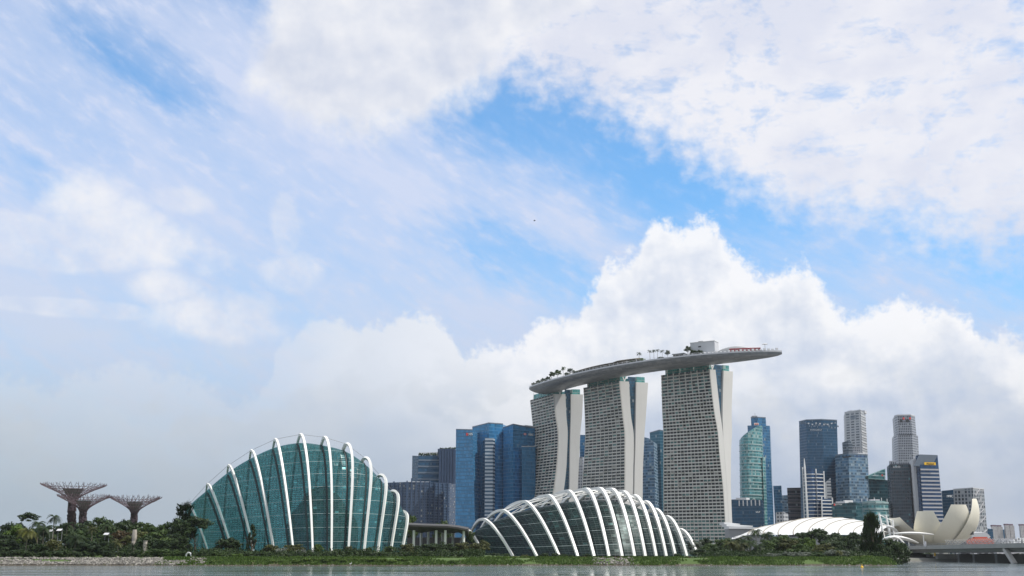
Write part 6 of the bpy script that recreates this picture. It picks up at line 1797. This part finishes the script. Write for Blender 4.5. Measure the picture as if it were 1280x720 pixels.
# undergrowth filling the belts: one mass nobody could count
urng = random.Random(41)
def undergrowth(label, x0, x1, y0, y1, h, n, leaf, keep):
    mb = MB()
    for _ in range(n):
        px = urng.uniform(x0, x1); Y = urng.uniform(y0, y1); x = at(px, 692, Y).x
        if not keep(px, Y): continue
        g = gz(x, Y); top = h * (.55 + .6 * (mnoise.noise((x * .09, Y * .09, 4.0)) + .5)); z = g + top * urng.random() ** .7
        d = Vector((urng.gauss(0, 1), urng.gauss(0, 1) - .4, urng.gauss(0, 1) + .5)).normalized(); leaf_quad(mb, Vector((x, Y, z)), d, urng.uniform(.35, .7), urng)
    tag(mb.build('undergrowth', LEAF[leaf]), label, 'undergrowth', kind='stuff')
undergrowth('dark undergrowth filling the garden belt behind the rocks', -10, 240, 500, 560, 4.6, 13000, 'dark', lambda px, Y: True)
undergrowth('low dark planting along the foot of the two conservatories', 240, 606, 496, 520, 3.2, 6500, 'dark', lambda px, Y: True)
undergrowth('dark undergrowth below the right-hand trees', 868, 1128, 506, 600, 3.4, 12000, 'dark', lambda px, Y: px > 872 + (600 - Y) * 0.0)

# roof park trees
GT = 'trees growing on the roof park'
def rtree(kind, leaf, px, pyt, wpx, label):
    p, s = on_park(px, 5.0); z1 = pz(pyt, p); W_ = wpx * 1.35 / FPX * p.y
    o = thing(NAMES[kind], label, KINDS[kind], tuple(p), GT); ht = max(2.0, (z1 - p.z) * 1.12)
    cr = bpy.data.objects.new('crown', crown_of(kind, leaf, 0)); COL.objects.link(cr); cr.parent = o; cr.rotation_euler = (0, 0, px)
    if kind in ('coconut', 'palm'):
        cr.scale = (W_, W_, W_); cr.location = (0, 0, ht - W_ * .8); th = ht - W_ * .25
    elif kind == 'shrub': cr.scale = (W_, W_, ht * 1.1); th = 0
    else: ch = min(ht * .75, W_ * 1.1); cr.scale = (W_ * 1.1, W_ * 1.1, ch); cr.location = (0, 0, ht - ch); th = ht - ch * .45
    if th > 0:
        tk = ('trunk', kind in ('palm', 'coconut', 'fan'), 0); tr = bpy.data.objects.new('trunk', MESH[tk]); COL.objects.link(tr); tr.parent = o; tr.scale = (th * .7, th * .7, th)
for a in [('shrub','dark',667,477.5,5,'low dark shrub at the very left tip of the roof park'),('shrub','dark',673,474.5,6,'low dark shrub second from the left tip of the roof park'),('shrub','dark',679,472,6,'low dark shrub just left of the first roof park trees'),
 ('round','dark',689.5,465.5,7,'leftmost rounded dark tree on the roof park'),('round','mid',697,463.2,9,'bushy green tree in the clump at the left of the roof park'),('coconut','dark',704,458.5,8,'tallest dark palm in the clump at the left of the roof park'),('round','silver',713,461,8,'pale leafless-looking tree right of the tall dark palm on the roof park'),('shrub','dark',685,470,6,'low dark shrub under the leftmost roof park tree'),('shrub','mid',709,465,6,'low green shrub between the left roof park trees'),('shrub','dark',720,463,6,'low dark shrub at the left end of the roof restaurant'),
 ('coconut','silver',799,440.5,7,'lone pale palm right of the long roof restaurant'),('shrub','bright',803,447,6,'bright green shrub below the lone pale roof palm'),('coconut','dark',812.5,438,6,'first dark palm of the row on the roof park'),('coconut','dark',817.5,437.5,6,'second dark palm of the row on the roof park'),('coconut','silver',822,437,6,'third and pale palm of the row on the roof park'),('coconut','dark',828,437.8,6,'fourth dark palm of the row on the roof park'),('round','silver',834.5,438.5,6,'pale round-headed tree at the right end of the roof palm row'),
 ('shrub','dark',790,450,6,'low dark shrub at the right end of the roof restaurant'),('shrub','dark',826,446,8,'low dark hedge under the roof palm row'),('round','dark',860,433.5,8,'rounded dark tree just left of the white roof box'),('shrub','dark',867,437,8,'low dark shrub at the foot of the white roof box'),('shrub','dark',874,437,8,'low dark shrub in front of the white roof box')]: rtree(*a)

# ------------------------------------------------------------------ small things on the bank and in the park
def pillar(label, px, py0, Y, w, zb=None):
    x = at(px, 690, Y).x; zt = at(px, py0, Y).z; zb = gz(x, Y) if zb is None else zb; t = thing('stone_pillar', label, 'pillar', (x, Y, zb), 'carved stone pillars in the garden')
    mb = MB(); rows = []; n = 12; rg = random.Random(int(px))
    for i in range(n + 1):
        z = zb + (zt - zb) * i / n; s = w * (1 + .16 * rg.uniform(-1, 1)); rows.append([(x + dx * s / 2, Y + dy * s / 2, z) for dx, dy in ((-1, -.8), (-.4, -1), (.5, -1), (1, -.6), (1, .8), (-.8, 1))])
    mb.grid(rows, None, True); mb.quad(rows[-1]); mb.build('shaft', M['stone'], t)
pillar('tall pale carved stone pillar standing among the garden trees below the lone steel tree', 166.5, 662, 512, 1.6)
pillar('shorter grey stone pillar right of the tall pale one', 181, 675.5, 505, 1.6)
t = thing('arch_sculpture', 'small white arched sculpture under the dark tree beside the taller conservatory', 'sculpture', (at(236, 690, 497).x, 497, 3))
x = at(236, 690, 497).x; g = gz(x, 497); mb = MB()
mb.tube([(x - 1.1, 497, g), (x - 1.0, 497, g + 1.5), (x - .2, 497, g + 2.3), (x + .7, 497, g + 2.0), (x + 1.0, 497, g + 1.0), (x + 1.1, 497, g)], [.3, .4, .3, .4, .3, .4], 8); mb.build('arch', M['lightgrey'], t, True)
for px, py, w, lab in ((64.5, 662, 4.5, 'small white roof showing among the palms left of the tallest steel tree'), (75.5, 661, 6, 'white shelter roof among the trees just left of the tallest steel tree'), (134, 666, 6, 'small bluish roof among the trees between the steel trees')):
    p = at(px, py, 521); W_ = w / FPX * 521; t = thing('garden_shelter', lab, 'shelter', (p.x, 521, 4.5), 'small shelters among the garden trees'); mb = MB()
    mb.quad([(p.x - W_ / 2, 519, p.z - .9), (p.x + W_ / 2, 519, p.z - .9), (p.x + W_ / 2, 521, p.z), (p.x - W_ / 2, 521, p.z)]); mb.quad([(p.x - W_ / 2, 521, p.z), (p.x + W_ / 2, 521, p.z), (p.x + W_ / 2, 523, p.z - .9), (p.x - W_ / 2, 523, p.z - .9)]); mb.build('roof', M['lightgrey'], t)
    for sx in (-.4, .4):
        mb = MB(); mb.beam((p.x + sx * W_, 521, 4), (p.x + sx * W_, 521, p.z - .4), .2); mb.build('post', M['grey'], t)
# yellow buoy
p = at(1077.5, 709.5, 400); k = 5.5 / (5.5 - p.z); Yb = 400 * k; xb = p.x * k
t = thing('buoy', 'small yellow buoy floating off the right-hand bank', 'buoy', (xb, Yb, 0))
mb = MB(); rows = [[(xb + r * math.cos(a), Yb + r * math.sin(a), z) for a in [2 * math.pi * j / 12 for j in range(12)]] for r, z in ((.25, -.3), (.5, 0), (.5, .35), (.28, .5), (.12, .55), (.08, 1.1))]; mb.grid(rows, None, True); mb.quad(rows[-1]); mb.build('float', M['yellow'], t, True)
# birds
def bird(label, p, s, fly, mat):
    mb = MB(); x, y, z = p
    body = [(-.5, 0), (-.3, .10), (0, .16), (.3, .13), (.45, .07), (.55, .085), (.62, .07), (.72, .01)]
    rows = [[(x + s * a, y + s * r * math.cos(q), z + s * r * math.sin(q) + (s * .12 if a > .4 else 0)) for q in [2 * math.pi * j / 8 for j in range(8)]] for a, r in body]; mb.grid(rows, None, True)
    if fly:
        for sg in (-1, 1):
            q = [Vector((x + s * .2, y, z)), Vector((x + s * .25, y + sg * s * .5, z + s * .28)), Vector((x - s * .15, y + sg * s * 1.1, z + s * .12)), Vector((x - s * .1, y + sg * s * .5, z + s * .22)), Vector((x - s * .2, y, z))]; mb.quad(q)
    else:
        mb.tube([(x + s * .4, y, z + s * .1), (x + s * .5, y, z + s * .5), (x + s * .62, y, z + s * .62), (x + s * .9, y, z + s * .56)], [s * .09, s * .05, s * .07, s * .01], 6)
        for sg in (-1, 1): mb.tube([(x, y + sg * s * .08, z), (x + .03, y + sg * s * .08, z - s * .6)], s * .025, 5)
    o = mb.build('bird', mat, None, True, p); tag(o, label, 'bird')
bird('tiny dark bird flying high left of the blue gap in the cloud', tuple(at(668, 276, 260)), .55, True, M['dark'])
xb = at(437, 705, 473).x; bird('white wading bird standing at the waterline below the taller conservatory', (xb, shore(xb) - .4, .75), .9, False, M['white'])

# ------------------------------------------------------------------ humid tropical air
hm = bpy.data.materials.new('humid_air'); hm.use_nodes = True; ht_ = hm.node_tree; ht_.nodes.clear()
ho = ht_.nodes.new('ShaderNodeOutputMaterial'); hv = ht_.nodes.new('ShaderNodeVolumePrincipled')
hv.inputs['Color'].default_value = (0.90, 0.94, 1.0, 1); hv.inputs['Density'].default_value = HAZE; hv.inputs['Anisotropy'].default_value = 0.2
ht_.links.new(hv.outputs[0], ho.inputs['Volume'])
mb = MB(); mb.box((0, 3500, -4.2), 13000, 14000, 270); hz_ = mb.build('haze', hm); tag(hz_, 'thin pale humid haze over the water and the city', 'haze', kind='stuff')
